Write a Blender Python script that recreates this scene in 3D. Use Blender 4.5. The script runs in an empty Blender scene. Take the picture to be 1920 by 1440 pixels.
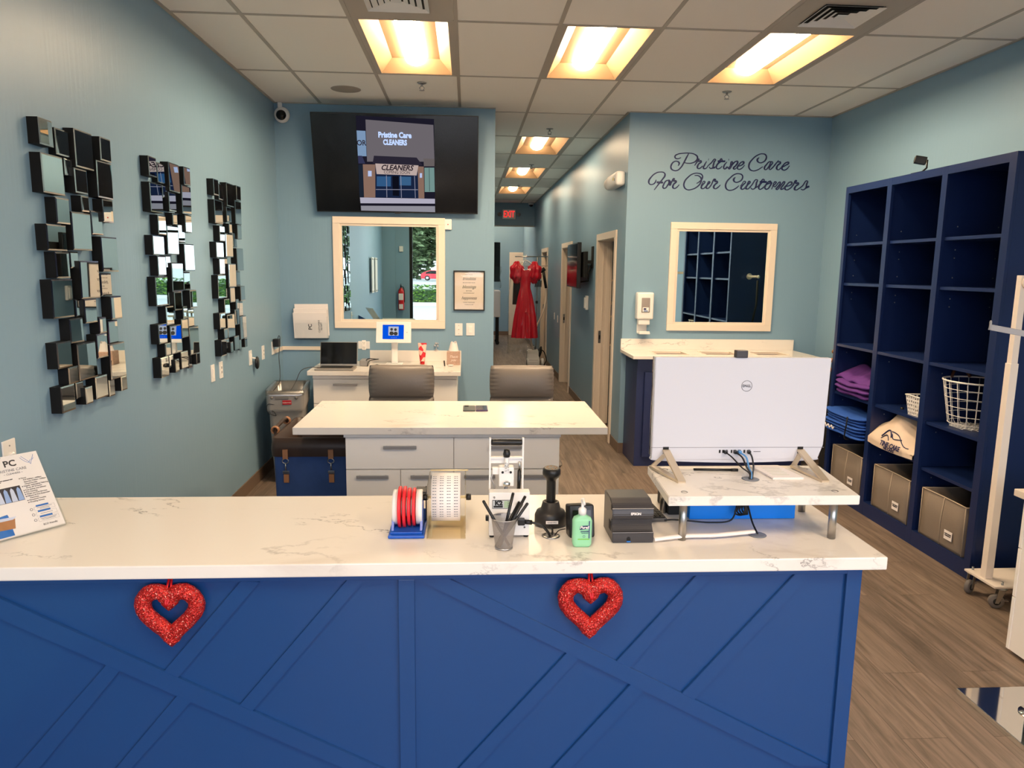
import bpy, bmesh, math, random
from mathutils import Vector, Matrix, noise as mnoise
random.seed(7)
PI = math.pi
S = bpy.context.scene
COL = S.collection
# ---------------------------------------------------------------- camera, world, exposure
cam_d = bpy.data.cameras.new('camera'); cam = bpy.data.objects.new('camera', cam_d); COL.objects.link(cam)
cam_d.sensor_fit = 'HORIZONTAL'; cam_d.sensor_width = 36; cam_d.lens = 25.656; cam_d.clip_start = 0.05; cam_d.clip_end = 300
cr, cu, cf = Vector((0.9981, -0.0602, 0.0128)), Vector((-0.0033, 0.1564, 0.9877)), Vector((0.0614, 0.9859, -0.1559))
cf.normalize(); cr = (cr - cf * cr.dot(cf)).normalized(); cu = cr.cross(cf)
cam.matrix_world = Matrix(((cr.x, cu.x, -cf.x, 0), (cr.y, cu.y, -cf.y, 0), (cr.z, cu.z, -cf.z, 1.75), (0, 0, 0, 1)))
S.camera = cam
S.view_settings.view_transform = 'Standard'; S.view_settings.look = 'None'; S.view_settings.gamma = 1
S.view_settings.exposure = 0.12
S.view_settings.use_curve_mapping = False
S.cycles.use_denoising = True
S.cycles.max_bounces = 8; S.cycles.diffuse_bounces = 4; S.cycles.glossy_bounces = 5; S.cycles.transparent_max_bounces = 12
S.cycles.sample_clamp_indirect = 6
DAY = 6.0         # brightness of the overcast sky outside the shop window
LAMP = 95.0        # emission of the troffer diffusers
W = bpy.data.worlds.new('sky'); S.world = W; W.use_nodes = True
wn = W.node_tree; bg = wn.nodes['Background']
tc = wn.nodes.new('ShaderNodeTexCoord'); sx = wn.nodes.new('ShaderNodeSeparateXYZ'); rp = wn.nodes.new('ShaderNodeValToRGB')
wn.links.new(tc.outputs['Generated'], sx.inputs[0]); wn.links.new(sx.outputs['Z'], rp.inputs[0]); wn.links.new(rp.outputs[0], bg.inputs[0])
rp.color_ramp.elements[0].position = 0.0; rp.color_ramp.elements[0].color = (0.93, 0.93, 1.0, 1)
rp.color_ramp.elements[1].position = 0.8; rp.color_ramp.elements[1].color = (0.82, 0.88, 1.0, 1)
bg.inputs[1].default_value = DAY
pd = bpy.data.lights.new('window_daylight_portal', 'AREA'); pd.shape = 'RECTANGLE'; pd.size = 4.5; pd.size_y = 2.8
pd.cycles.is_portal = True
po = bpy.data.objects.new('window_daylight_portal', pd); COL.objects.link(po)
po.location = (1.08, -1.55, 1.5); po.rotation_euler = (PI/2, 0, 0)   # -Z local points to +Y (into the shop)
po['kind'] = 'helper'

# ---------------------------------------------------------------- materials
def lin(c):
    return tuple(((v/255.0)/12.92 if v/255.0 <= .04045 else ((v/255.0+.055)/1.055)**2.4) for v in c)
def mat(name, rgb, rough=.5, metal=0, spec=.5, coat=0, emit=None, es=1, trans=0, ior=1.45, alpha=1, bump=None, var=None):
    """rgb in 0-255 sRGB. bump=(scale, strength[,(sx,sy,sz)]); var=(scale, amount[,(sx,sy,sz)]) mild colour variation."""
    m = bpy.data.materials.new(name); m.use_nodes = True; n = m.node_tree; b = n.nodes['Principled BSDF']
    c = lin(rgb) + (1,)
    b.inputs['Base Color'].default_value = c; b.inputs['Roughness'].default_value = rough; b.inputs['Metallic'].default_value = metal
    b.inputs['Specular IOR Level'].default_value = spec; b.inputs['IOR'].default_value = ior
    b.inputs['Coat Weight'].default_value = coat; b.inputs['Coat Roughness'].default_value = .08
    b.inputs['Transmission Weight'].default_value = trans; b.inputs['Alpha'].default_value = alpha
    if emit: b.inputs['Emission Color'].default_value = lin(emit) + (1,); b.inputs['Emission Strength'].default_value = es
    def tex(scale, st, det=3):
        t = n.nodes.new('ShaderNodeTexCoord'); mp = n.nodes.new('ShaderNodeMapping'); mp.inputs['Scale'].default_value = st
        nz = n.nodes.new('ShaderNodeTexNoise'); nz.inputs['Scale'].default_value = scale; nz.inputs['Detail'].default_value = det
        n.links.new(t.outputs['Object'], mp.inputs[0]); n.links.new(mp.outputs[0], nz.inputs['Vector']); return nz
    if bump:
        nz = tex(bump[0], bump[2] if len(bump) > 2 else (1, 1, 1)); bp = n.nodes.new('ShaderNodeBump')
        bp.inputs['Strength'].default_value = bump[1]; bp.inputs['Distance'].default_value = .002
        n.links.new(nz.outputs[0], bp.inputs['Height']); n.links.new(bp.outputs[0], b.inputs['Normal'])
    if var:
        nz = tex(var[0], var[2] if len(var) > 2 else (1, 1, 1)); mx = n.nodes.new('ShaderNodeMix'); mx.data_type = 'RGBA'
        mx.inputs[6].default_value = tuple(v*(1-var[1]) for v in c[:3]) + (1,)
        mx.inputs[7].default_value = tuple(min(1, v*(1+var[1])) for v in c[:3]) + (1,)
        n.links.new(nz.outputs[0], mx.inputs[0]); n.links.new(mx.outputs[2], b.inputs['Base Color'])
    return m
def emat(name, rgb, s=1.0):
    m = bpy.data.materials.new(name); m.use_nodes = True; n = m.node_tree; n.nodes.clear()
    e = n.nodes.new('ShaderNodeEmission'); o = n.nodes.new('ShaderNodeOutputMaterial')
    e.inputs[0].default_value = lin(rgb) + (1,); e.inputs[1].default_value = s; n.links.new(e.outputs[0], o.inputs[0]); return m
def clear(name, tint=(255, 255, 255), mixf=.12, rough=.03):
    """thin clear sheet: mostly see-through with a sharp sheen"""
    m = bpy.data.materials.new(name); m.use_nodes = True; n = m.node_tree; n.nodes.clear()
    t = n.nodes.new('ShaderNodeBsdfTransparent'); g = n.nodes.new('ShaderNodeBsdfGlossy'); mx = n.nodes.new('ShaderNodeMixShader')
    lw = n.nodes.new('ShaderNodeLayerWeight'); lw.inputs[0].default_value = .5; f = n.nodes.new('ShaderNodeMath'); f.operation = 'POWER'; f.inputs[1].default_value = 5; n.links.new(lw.outputs['Facing'], f.inputs[0])
    ad = n.nodes.new('ShaderNodeMath'); ad.operation = 'MULTIPLY_ADD'; ad.inputs[1].default_value = .8; ad.inputs[2].default_value = .03+mixf
    o = n.nodes.new('ShaderNodeOutputMaterial'); t.inputs[0].default_value = lin(tint) + (1,); g.inputs['Roughness'].default_value = rough
    n.links.new(f.outputs[0], ad.inputs[0]); n.links.new(ad.outputs[0], mx.inputs[0]); n.links.new(t.outputs[0], mx.inputs[1]); n.links.new(g.outputs[0], mx.inputs[2]); n.links.new(mx.outputs[0], o.inputs[0])
    return m
def marble():
    m = mat('marble_quartz', (237, 230, 221), .2, spec=.4); n = m.node_tree; b = n.nodes['Principled BSDF']; L = n.links.new
    t = n.nodes.new('ShaderNodeTexCoord'); mp = n.nodes.new('ShaderNodeMapping'); mp.inputs['Scale'].default_value = (1, 1.7, 1.7); mp.inputs['Rotation'].default_value = (0, 0, .45)
    L(t.outputs['Object'], mp.inputs[0])
    def vein(scale, dist, w, col, seed, prev):
        ml = n.nodes.new('ShaderNodeMapping'); ml.inputs['Location'].default_value = (seed, seed*.7, seed*1.3); L(mp.outputs[0], ml.inputs[0])
        nz = n.nodes.new('ShaderNodeTexNoise'); nz.inputs['Scale'].default_value = scale; nz.inputs['Detail'].default_value = 9; nz.inputs['Roughness'].default_value = .62; nz.inputs['Distortion'].default_value = dist; L(ml.outputs[0], nz.inputs['Vector'])
        a = n.nodes.new('ShaderNodeMath'); a.operation = 'SUBTRACT'; a.inputs[1].default_value = .5; L(nz.outputs[0], a.inputs[0])
        ab = n.nodes.new('ShaderNodeMath'); ab.operation = 'ABSOLUTE'; L(a.outputs[0], ab.inputs[0])
        mr = n.nodes.new('ShaderNodeMapRange'); mr.inputs[1].default_value = 0; mr.inputs[2].default_value = w; mr.inputs[3].default_value = 1; mr.inputs[4].default_value = 0; L(ab.outputs[0], mr.inputs[0])
        mk = n.nodes.new('ShaderNodeTexNoise'); mk.inputs['Scale'].default_value = scale*1.4; mk.inputs['Detail'].default_value = 2; L(ml.outputs[0], mk.inputs['Vector'])
        mk2 = n.nodes.new('ShaderNodeMapRange'); mk2.inputs[1].default_value = .52; mk2.inputs[2].default_value = .74; L(mk.outputs[0], mk2.inputs[0])
        mu = n.nodes.new('ShaderNodeMath'); mu.operation = 'MULTIPLY'; L(mr.outputs[0], mu.inputs[0]); L(mk2.outputs[0], mu.inputs[1])
        mx = n.nodes.new('ShaderNodeMix'); mx.data_type = 'RGBA'; L(mu.outputs[0], mx.inputs[0]); mx.inputs[7].default_value = lin(col) + (1,)
        if prev is None: mx.inputs[6].default_value = lin((237, 230, 221)) + (1,)
        else: L(prev, mx.inputs[6])
        return mx.outputs[2]
    o = vein(.55, .5, .05, (214, 203, 192), 3.1, None)
    o = vein(.75, .3, .012, (120, 112, 108), 9.4, o)
    o = vein(1.3, .25, .006, (70, 66, 66), 17.7, o)
    L(o, b.inputs['Base Color']); return m
def floor_mat():
    m = mat('vinyl_plank', (128, 104, 86), .42); n = m.node_tree; b = n.nodes['Principled BSDF']; L = n.links.new
    t = n.nodes.new('ShaderNodeTexCoord'); mp = n.nodes.new('ShaderNodeMapping'); mp.inputs['Rotation'].default_value = (0, 0, PI/2); L(t.outputs['Object'], mp.inputs[0])
    br = n.nodes.new('ShaderNodeTexBrick'); br.inputs['Scale'].default_value = 1; br.inputs['Brick Width'].default_value = 1.22; br.inputs['Row Height'].default_value = .184
    br.inputs['Mortar Size'].default_value = .0012; br.inputs['Mortar Smooth'].default_value = .3; br.offset = .37
    br.inputs['Color1'].default_value = (.0, .0, .0, 1); br.inputs['Color2'].default_value = (1, 1, 1, 1); br.inputs['Mortar'].default_value = (.5, .5, .5, 1); L(mp.outputs[0], br.inputs['Vector'])
    m2 = n.nodes.new('ShaderNodeMapping'); m2.inputs['Scale'].default_value = (16, 1.1, 1); L(t.outputs['Object'], m2.inputs[0])
    ad = n.nodes.new('ShaderNodeVectorMath'); ad.operation = 'ADD'; sc = n.nodes.new('ShaderNodeVectorMath'); sc.operation = 'SCALE'; sc.inputs[3].default_value = 9; L(br.outputs[0], sc.inputs[0]); L(m2.outputs[0], ad.inputs[0]); L(sc.outputs[0], ad.inputs[1])
    nz = n.nodes.new('ShaderNodeTexNoise'); nz.inputs['Scale'].default_value = 1.6; nz.inputs['Detail'].default_value = 8; nz.inputs['Roughness'].default_value = .65; nz.inputs['Distortion'].default_value = .7; L(ad.outputs[0], nz.inputs['Vector'])
    cr_ = n.nodes.new('ShaderNodeValToRGB'); e = cr_.color_ramp.elements; e[0].position = .3; e[0].color = lin((86, 75, 65)) + (1,); e[1].position = .72; e[1].color = lin((150, 132, 118)) + (1,); L(nz.outputs[0], cr_.inputs[0])
    mx = n.nodes.new('ShaderNodeMix'); mx.data_type = 'RGBA'; mx.blend_type = 'MULTIPLY'; L(cr_.outputs[0], mx.inputs[6])
    r2 = n.nodes.new('ShaderNodeValToRGB'); r2.color_ramp.elements[0].color = (.78, .78, .78, 1); r2.color_ramp.elements[1].color = (1.05, 1.03, 1, 1); L(br.outputs[0], r2.inputs[0]); L(r2.outputs[0], mx.inputs[7]); mx.inputs[0].default_value = 1
    m3 = n.nodes.new('ShaderNodeMix'); m3.data_type = 'RGBA'; L(br.outputs['Fac'], m3.inputs[0]); L(mx.outputs[2], m3.inputs[6]); m3.inputs[7].default_value = lin((70, 56, 46)) + (1,)
    L(m3.outputs[2], b.inputs['Base Color'])
    bp = n.nodes.new('ShaderNodeBump'); bp.inputs['Strength'].default_value = .25; bp.inputs['Distance'].default_value = .002; L(nz.outputs[0], bp.inputs['Height']); L(bp.outputs[0], b.inputs['Normal'])
    return m
def glitter():
    m = mat('red_glitter', (190, 22, 24), .35, metal=.35); n = m.node_tree; b = n.nodes['Principled BSDF']; L = n.links.new
    t = n.nodes.new('ShaderNodeTexCoord'); v = n.nodes.new('ShaderNodeTexVoronoi'); v.inputs['Scale'].default_value = 420; L(t.outputs['Object'], v.inputs['Vector'])
    sb = n.nodes.new('ShaderNodeVectorMath'); sb.operation = 'SUBTRACT'; sb.inputs[1].default_value = (.5, .5, .5); L(v.outputs['Color'], sb.inputs[0])
    sc = n.nodes.new('ShaderNodeVectorMath'); sc.operation = 'SCALE'; sc.inputs[3].default_value = 1.1; L(sb.outputs[0], sc.inputs[0])
    g = n.nodes.new('ShaderNodeNewGeometry'); ad = n.nodes.new('ShaderNodeVectorMath'); L(g.outputs['Normal'], ad.inputs[0]); L(sc.outputs[0], ad.inputs[1])
    nm = n.nodes.new('ShaderNodeVectorMath'); nm.operation = 'NORMALIZE'; L(ad.outputs[0], nm.inputs[0]); L(nm.outputs[0], b.inputs['Normal'])
    r = n.nodes.new('ShaderNodeValToRGB'); e = r.color_ramp.elements; e[0].color = lin((120, 6, 10)) + (1,); e[1].position = .8; e[1].color = lin((225, 50, 42)) + (1,); L(v.outputs['Color'], r.inputs[0])
    e2 = r.color_ramp.elements.new(.93); e2.color = lin((255, 190, 175)) + (1,)
    L(r.outputs[0], b.inputs['Base Color']); return m
def mesh_mat():
    m = mat('silver_wire_mesh', (176, 172, 172), .35, metal=.8); n = m.node_tree; b = n.nodes['Principled BSDF']; L = n.links.new
    t = n.nodes.new('ShaderNodeTexCoord'); mp = n.nodes.new('ShaderNodeMapping'); mp.inputs['Scale'].default_value = (110, 62, 1); mp.inputs['Rotation'].default_value = (0, 0, .6)
    L(t.outputs['UV'], mp.inputs[0]); c = n.nodes.new('ShaderNodeTexBrick'); c.offset = 0; c.inputs['Brick Width'].default_value = 1; c.inputs['Row Height'].default_value = 1; c.inputs['Scale'].default_value = 1; c.inputs['Mortar Size'].default_value = .2; c.inputs['Mortar Smooth'].default_value = 0
    L(mp.outputs[0], c.inputs['Vector']); L(c.outputs['Fac'], b.inputs['Alpha']); return m
M = {}
def mk(): 
    g = M
    g['wall'] = mat('blue_wall_paint', (127, 159, 180), .40, bump=(50, .5, (1, 1, .04)), spec=.5)
    g['wallflat'] = mat('blue_wall_paint_flat', (127, 159, 180), .5, bump=(60, .1))
    g['tile'] = mat('ceiling_tile', (246, 238, 228), .9, bump=(160, .25))
    g['grid'] = mat('ceiling_grid_metal', (176, 166, 154), .5)
    g['floor'] = floor_mat(); g['marble'] = marble()
    g['trim'] = mat('cream_wood_trim', (236, 220, 202), .35)
    g['base'] = mat('brown_vinyl_baseboard', (112, 94, 80), .5)
    g['navy'] = mat('navy_paint', (26, 68, 124), .26, spec=.5, coat=.25)
    g['navyshelf'] = mat('navy_melamine', (20, 38, 82), .32)
    g['navycab'] = mat('dark_navy_cabinet_paint', (34, 44, 84), .35)
    g['white'] = mat('white_laminate', (248, 243, 236), .35)
    g['whitep'] = mat('white_plastic', (235, 232, 228), .35)
    g['grey'] = mat('grey_metal_handle', (150, 148, 148), .35, metal=.15)
    g['black'] = mat('black_plastic', (22, 22, 23), .35)
    g['blackm'] = mat('matt_black', (16, 16, 16), .7)
    g['bglass'] = mat('black_glass_screen', (7, 7, 8), .08, spec=.5)
    g['chrome'] = mat('chrome', (225, 225, 225), .06, metal=1)
    g['steel'] = mat('brushed_steel', (180, 178, 174), .28, metal=1, bump=(80, .1, (1, 1, .02)))
    g['mirror'] = mat('mirror_glass', (214, 222, 222), .01, metal=1)
    g['wmirror'] = mat('tinted_mirror_glass', (196, 216, 212), .0, metal=1)
    g['bronze'] = mat('dark_bronze_wood', (15, 14, 13), .55, spec=.3)
    g['bevel'] = mat('bevelled_mirror_edge', (200, 205, 205), .12, metal=1)
    g['leather'] = mat('grey_leather', (118, 110, 103), .38, bump=(90, .15))
    g['red'] = mat('red_paint', (200, 30, 34), .3)
    g['redm'] = mat('red_satin', (214, 16, 44), .3, spec=.5)
    g['glitter'] = glitter(); g['wmesh'] = mesh_mat()
    g['ribbon'] = mat('red_ribbon', (200, 20, 30), .4)
    g['clear'] = clear('clear_acrylic', (252, 253, 253), .01)
    g['film'] = clear('clear_plastic_film', (252, 252, 250), .015, .10)
    g['pane'] = clear('window_glass', (250, 250, 252), .0, .01)
    g['paper'] = mat('white_paper', (240, 232, 228), .6)
    g['ink'] = mat('black_ink', (30, 30, 34), .6)
    g['blueink'] = mat('blue_ink', (38, 110, 190), .6)
    g['greyink'] = mat('grey_ink', (130, 130, 136), .6)
    g['navyink'] = mat('navy_vinyl_lettering', (12, 26, 78), .4)
    g['fabric'] = mat('grey_woven_fabric', (128, 116, 104), .9, bump=(400, .5), var=(300, .15))
    g['fabdark'] = mat('grey_fabric_lining', (120, 118, 112), .9)
    g['piping'] = mat('beige_piping', (176, 160, 140), .8)
    g['denim'] = mat('blue_canvas', (44, 72, 126), .85, bump=(30, .6), var=(12, .2))
    g['brown'] = mat('dark_brown_leather', (58, 42, 34), .45, bump=(20, .3))
    g['tan'] = mat('tan_leather', (160, 112, 78), .5)
    g['binGrey'] = mat('grey_bin_plastic', (138, 136, 134), .45)
    g['liner'] = mat('bin_liner_plastic', (190, 184, 178), .35, bump=(14, .8))
    g['purple'] = mat('purple_fabric', (92, 46, 126), .8, bump=(40, .5))
    g['royal'] = mat('royal_blue_fabric', (34, 82, 168), .8, bump=(40, .5))
    g['bagcloth'] = mat('beige_bag_cloth', (214, 194, 174), .8, bump=(25, .5))
    g['epson'] = mat('dark_grey_plastic', (58, 56, 58), .35)
    g['bluebox'] = mat('bright_blue_box', (0, 132, 238), .4)
    g['blueplastic'] = mat('blue_plastic', (16, 84, 186), .3)
    g['tapered'] = mat('red_tape_roll', (226, 40, 50), .35)
    g['gel'] = mat('green_gel', (168, 234, 188), .08, trans=.25, ior=1.3)
    g['acrylicY'] = clear('yellowed_acrylic', (254, 250, 238), .04)
    g['yellowed'] = mat('cream_metal', (226, 208, 164), .4)
    g['diffuser'] = emat('lamp_diffuser_glow', (255, 224, 184), LAMP)
    g['diffuser2'] = emat('hall_lamp_diffuser_glow', (255, 224, 184), LAMP*.42)
    g['troffer'] = mat('lamp_reflector_glow_tan', (138, 112, 84), .45)  # white pans coloured tan, so the lamps' warm glow sits in the colour
    g['screenblue'] = emat('tablet_blue_light', (6, 84, 226), .9)
mk()

# ---------------------------------------------------------------- mesh helpers
class MB:
    def __init__(s): s.bm = bmesh.new(); s.mi = 0; s.T = Matrix.Identity(4)
    def m(s, i): s.mi = i; return s
    def at(s, T): s.T = T; return s
    def _add(s, bm2):
        bm2.verts.index_update(); vs = [s.bm.verts.new(s.T @ v.co) for v in bm2.verts]
        for f in bm2.faces:
            try:
                nf = s.bm.faces.new([vs[v.index] for v in f.verts]); nf.material_index = s.mi; nf.smooth = f.smooth
            except ValueError: pass
        bm2.free(); return s
    def box(s, x0, x1, y0, y1, z0, z1, bev=0, seg=2, smooth=False):
        b = bmesh.new(); bmesh.ops.create_cube(b, size=1)
        for v in b.verts: v.co = Vector(((x0+x1)/2 + v.co.x*(x1-x0), (y0+y1)/2 + v.co.y*(y1-y0), (z0+z1)/2 + v.co.z*(z1-z0)))
        if bev:
            bmesh.ops.bevel(b, geom=b.edges[:], offset=bev, segments=seg, affect='EDGES', profile=.6)
            for f in b.faces: f.smooth = smooth
        return s._add(b)
    def poly(s, pts):
        f = s.bm.faces.new([s.bm.verts.new(s.T @ Vector(p)) for p in pts]); f.material_index = s.mi; return s
    def prism(s, pts, a, b, axis='z', bev=0, smooth=False):
        """pts 2-D outline, extruded from a to b along axis (x: pts are (y,z); y: (x,z); z: (x,y))"""
        def P(p, h): return {'x': (h, p[0], p[1]), 'y': (p[0], h, p[1]), 'z': (p[0], p[1], h)}[axis]
        bb = bmesh.new(); A = [bb.verts.new(P(p, a)) for p in pts]; B = [bb.verts.new(P(p, b)) for p in pts]; n = len(pts)
        bb.faces.new(A); bb.faces.new(B[::-1])
        for i in range(n): bb.faces.new((A[i], B[i], B[(i+1) % n], A[(i+1) % n])).smooth = smooth
        bmesh.ops.recalc_face_normals(bb, faces=bb.faces[:])
        if bev: bmesh.ops.bevel(bb, geom=bb.edges[:], offset=bev, segments=2, affect='EDGES')
        return s._add(bb)
    def lathe(s, prof, c=(0, 0, 0), seg=24, axis='z', caps=True, arc=1.0):
        """prof list of (r, h)"""
        bb = bmesh.new(); rings = []
        for r, h in prof:
            ring = []
            for i in range(seg):
                a = 2*PI*i/seg*arc; p = (r*math.cos(a), r*math.sin(a), h)
                if axis == 'x': p = (p[2], p[0], p[1])
                if axis == 'y': p = (p[0], p[2], p[1])
                ring.append(bb.verts.new(Vector(p) + Vector(c)))
            rings.append(ring)
        for a, b in zip(rings, rings[1:]):
            for i in range(seg): bb.faces.new((a[i], a[(i+1) % seg], b[(i+1) % seg], b[i])).smooth = True
        if caps:
            bb.faces.new(rings[0][::-1]); bb.faces.new(rings[-1])
        bmesh.ops.recalc_face_normals(bb, faces=bb.faces[:])
        return s._add(bb)
    def cyl(s, p0, p1, r, seg=16, r2=None):
        return s.tube([p0, p1], r, seg, r2)
    def tube(s, pts, r, seg=10, r2=None, flat=1.0, closed=False, up=None):
        pts = [Vector(p) for p in pts]; n = len(pts); bb = bmesh.new(); rings = []
        prev = None
        for i, p in enumerate(pts):
            if closed: t = (pts[(i+1) % n] - pts[i-1]).normalized()
            else: t = (pts[min(i+1, n-1)] - pts[max(i-1, 0)]).normalized()
            if prev is None:
                ref = Vector(up) if up else (Vector((0, 0, 1)) if abs(t.z) < .9 else Vector((1, 0, 0)))
                u = (ref - t*ref.dot(t)).normalized()
            else: u = (prev - t*prev.dot(t)).normalized()
            prev = u; w = t.cross(u)
            rr = r if r2 is None else r + (r2-r)*i/(n-1)
            if callable(r): rr = r(i/(n-1))
            rings.append([bb.verts.new(p + u*math.cos(2*PI*k/seg)*rr*flat + w*math.sin(2*PI*k/seg)*rr) for k in range(seg)])
        prs = list(zip(rings, rings[1:])) + ([(rings[-1], rings[0])] if closed else [])
        for a, b in prs:
            for k in range(seg): bb.faces.new((a[k], a[(k+1) % seg], b[(k+1) % seg], b[k])).smooth = True
        if not closed: bb.faces.new(rings[0][::-1]); bb.faces.new(rings[-1])
        bmesh.ops.recalc_face_normals(bb, faces=bb.faces[:])
        return s._add(bb)
    def grid(s, nu, nv, fn, close_u=False):
        """surface fn(u,v)->xyz"""
        vs = [[s.bm.verts.new(s.T @ Vector(fn(i/(nu-(0 if close_u else 1)), j/(nv-1)))) for i in range(nu)] for j in range(nv)]
        for j in range(nv-1):
            for i in range(nu if close_u else nu-1):
                f = s.bm.faces.new((vs[j][i], vs[j][(i+1) % nu], vs[j+1][(i+1) % nu], vs[j+1][i])); f.smooth = True; f.material_index = s.mi
        return s
    def text(s, body, size, T, align='CENTER', ext=.0006, shear=0, sx=1.0, bold=0, space=1.0):
        """lettering: flat text lies in local XY of T and faces +Z"""
        c = bpy.data.curves.new('t', 'FONT'); c.body = body; c.size = size; c.align_x = align; c.align_y = 'CENTER'; c.extrude = ext; c.shear = shear; c.offset = bold; c.space_character = space
        c.resolution_u = 3
        o = bpy.data.objects.new('t', c); COL.objects.link(o); dg = bpy.context.evaluated_depsgraph_get()
        me = bpy.data.meshes.new_from_object(o.evaluated_get(dg)); bb = bmesh.new(); bb.from_mesh(me)
        TT = T @ Matrix.Diagonal((sx, 1, 1, 1))
        for v in bb.verts: v.co = TT @ v.co
        bpy.data.objects.remove(o); bpy.data.curves.remove(c); bpy.data.meshes.remove(me)
        return s._add(bb)
    def done(s, name, mats, parent=None, local=False, loc=None, **k):
        me = bpy.data.meshes.new(name); 
        if loc is not None: bmesh.ops.translate(s.bm, verts=s.bm.verts[:], vec=-Vector(loc))
        if parent is not None and not local:
            r = parent
            while r.parent: r = r.parent
            bmesh.ops.translate(s.bm, verts=s.bm.verts[:], vec=-Vector(r.location))
        s.bm.to_mesh(me); s.bm.free()
        if not isinstance(mats, (list, tuple)): mats = [mats]
        for x in mats: me.materials.append(M[x] if isinstance(x, str) else x)
        o = bpy.data.objects.new(name, me); COL.objects.link(o)
        if parent is not None: o.parent = parent
        if loc is not None: o.location = loc
        for a, b in k.items(): o[a] = b
        return o
def frame(origin, xdir, ydir):
    """matrix whose local X/Y are the given directions, Z = X x Y"""
    x = Vector(xdir).normalized(); y = Vector(ydir); z = x.cross(y).normalized(); y = z.cross(x); o = Vector(origin)
    return Matrix(((x.x, y.x, z.x, o.x), (x.y, y.y, z.y, o.y), (x.z, y.z, z.z, o.z), (0, 0, 0, 1)))
FRONT = lambda x, y, z: frame((x, y, z), (1, 0, 0), (0, 0, 1))      # faces the customer side (-Y)
def thing(name, label, cat, loc=(0, 0, 0), rz=0, group=None):
    o = bpy.data.objects.new(name, None); COL.objects.link(o); o.empty_display_size = .05
    o.location = loc; o.rotation_euler = (0, 0, rz); o['label'] = label; o['category'] = cat
    if group: o['group'] = group
    return o
def tag(o, label, cat, group=None):
    o['label'] = label; o['category'] = cat
    if group: o['group'] = group
    return o
def struct(o): o['kind'] = 'structure'; return o
def dup(root, loc, label, rz=None, group=None):
    r = root.copy(); COL.objects.link(r); r.location = loc; r['label'] = label
    if rz is not None: r.rotation_euler = (0, 0, rz)
    if group: r['group'] = group
    for ch in list(root.children):
        c = ch.copy(); COL.objects.link(c); c.parent = r
        for g in list(ch.children):
            d = g.copy(); COL.objects.link(d); d.parent = c
    return r
def spline(pts, n=8, closed=False):
    P = [Vector(p) for p in pts]; out = []; L = len(P)
    rng = range(L) if closed else range(L-1)
    for i in rng:
        p0 = P[i-1] if (closed or i > 0) else P[0]; p1 = P[i]; p2 = P[(i+1) % L]; p3 = P[(i+2) % L] if (closed or i+2 < L) else P[-1]
        for k in range(n):
            t = k/n; out.append(.5*((2*p1) + (p2-p0)*t + (2*p0-5*p1+4*p2-p3)*t*t + (3*p1-p0-3*p2+p3)*t**3))
    if not closed: out.append(P[-1])
    return out
# ================================================================ SETTING
CZ = 3.163; XL = -1.70; XR = 3.342; YB = 6.81; HX0 = .245; HX1 = 1.46; YF = -1.4; YH = 16.2; YE = 19.45
gx = lambda i: -1.9012 + .6096*i
gy = lambda j: 4.5112 + 1.2192*j
struct(MB().box(-2.2, 3.5, -1.5, 20, -.08, 0).done('floor', 'floor'))
# ceiling tiles with openings for the recessed lamps and the air vents
LAMPS = [(2, 0), (4, 0), (6, 0), (2, -4), (6, -4), (4, 3), (4, 5), (4, 7), (3, 10), (4, 11)]
VENTS = [(2, -1), (6, -1)]
b = MB()
def inroom(x, y):
    if y < YB: return XL - .3 < x < XR + .3
    if y < YH: return HX0 - .4 < x < HX1 + .4
    return -2.2 < x < HX1 + .4
for i in range(-1, 10):
    for j in range(-6, 13):
        x0, x1, y0, y1 = gx(i), gx(i+1), gy(j), gy(j+1)
        if not inroom((x0+x1)/2, (y0+y1)/2) or (i, j) in LAMPS: continue
        if j <= 9: b.box(x0+.003, x1-.003, y0+.003, y1-.003, CZ, CZ+.016)
        elif y1 > YH: b.box(x0+.003, x1-.003, max(y0, YH)+.003, y1-.003, CZ, CZ+.016)
struct(b.done('ceiling', 'tile'))
b = MB()
for i in range(-1, 11):
    if i <= 9: b.box(gx(i)-.012, gx(i)+.012, -1.5, (YB if not 3 < i < 6 else 19.9), CZ-.004, CZ+.004)
for j in range(-5, 2): b.box(XL, XR, gy(j)-.012, gy(j)+.012, CZ-.0035, CZ+.003)
for j in range(2, 12): b.box(HX0-.1, HX1, gy(j)-.012, gy(j)+.012, CZ-.0035, CZ+.003)
b.box(XL, XL+.022, YF, YB, CZ-.006, CZ+.002).box(XR-.022, XR, YF, YB, CZ-.006, CZ+.002).box(XL, HX0, YB-.022, YB, CZ-.006, CZ+.002).box(HX1, XR, YB-.022, YB, CZ-.006, CZ+.002).box(HX1-.022, HX1, YB, YH, CZ-.006, CZ+.002)
struct(b.done('trim_1', 'grid'))
struct(MB().box(XL-.12, XL, YF-.1, YB+.12, 0, CZ+.05).done('wall_left', 'wall'))
struct(MB().box(XR, XR+.12, YF-.1, YB+.12, 0, CZ+.05).done('wall_right', 'wall'))
struct(MB().box(XL, HX0, YB, YB+.13, 0, CZ+.05).done('wall_back_left', 'wall'))
struct(MB().box(HX1+.14, XR, YB, YB+.13, 0, CZ+.05).box(HX1, HX1+.14, YB, YB+.003, 0, CZ+.05).done('wall_back_right', 'wall'))
struct(MB().box(HX0-.1, HX0, YB+.13, YH, 0, CZ+.05).done('wall_hall_left', 'wall'))
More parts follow.
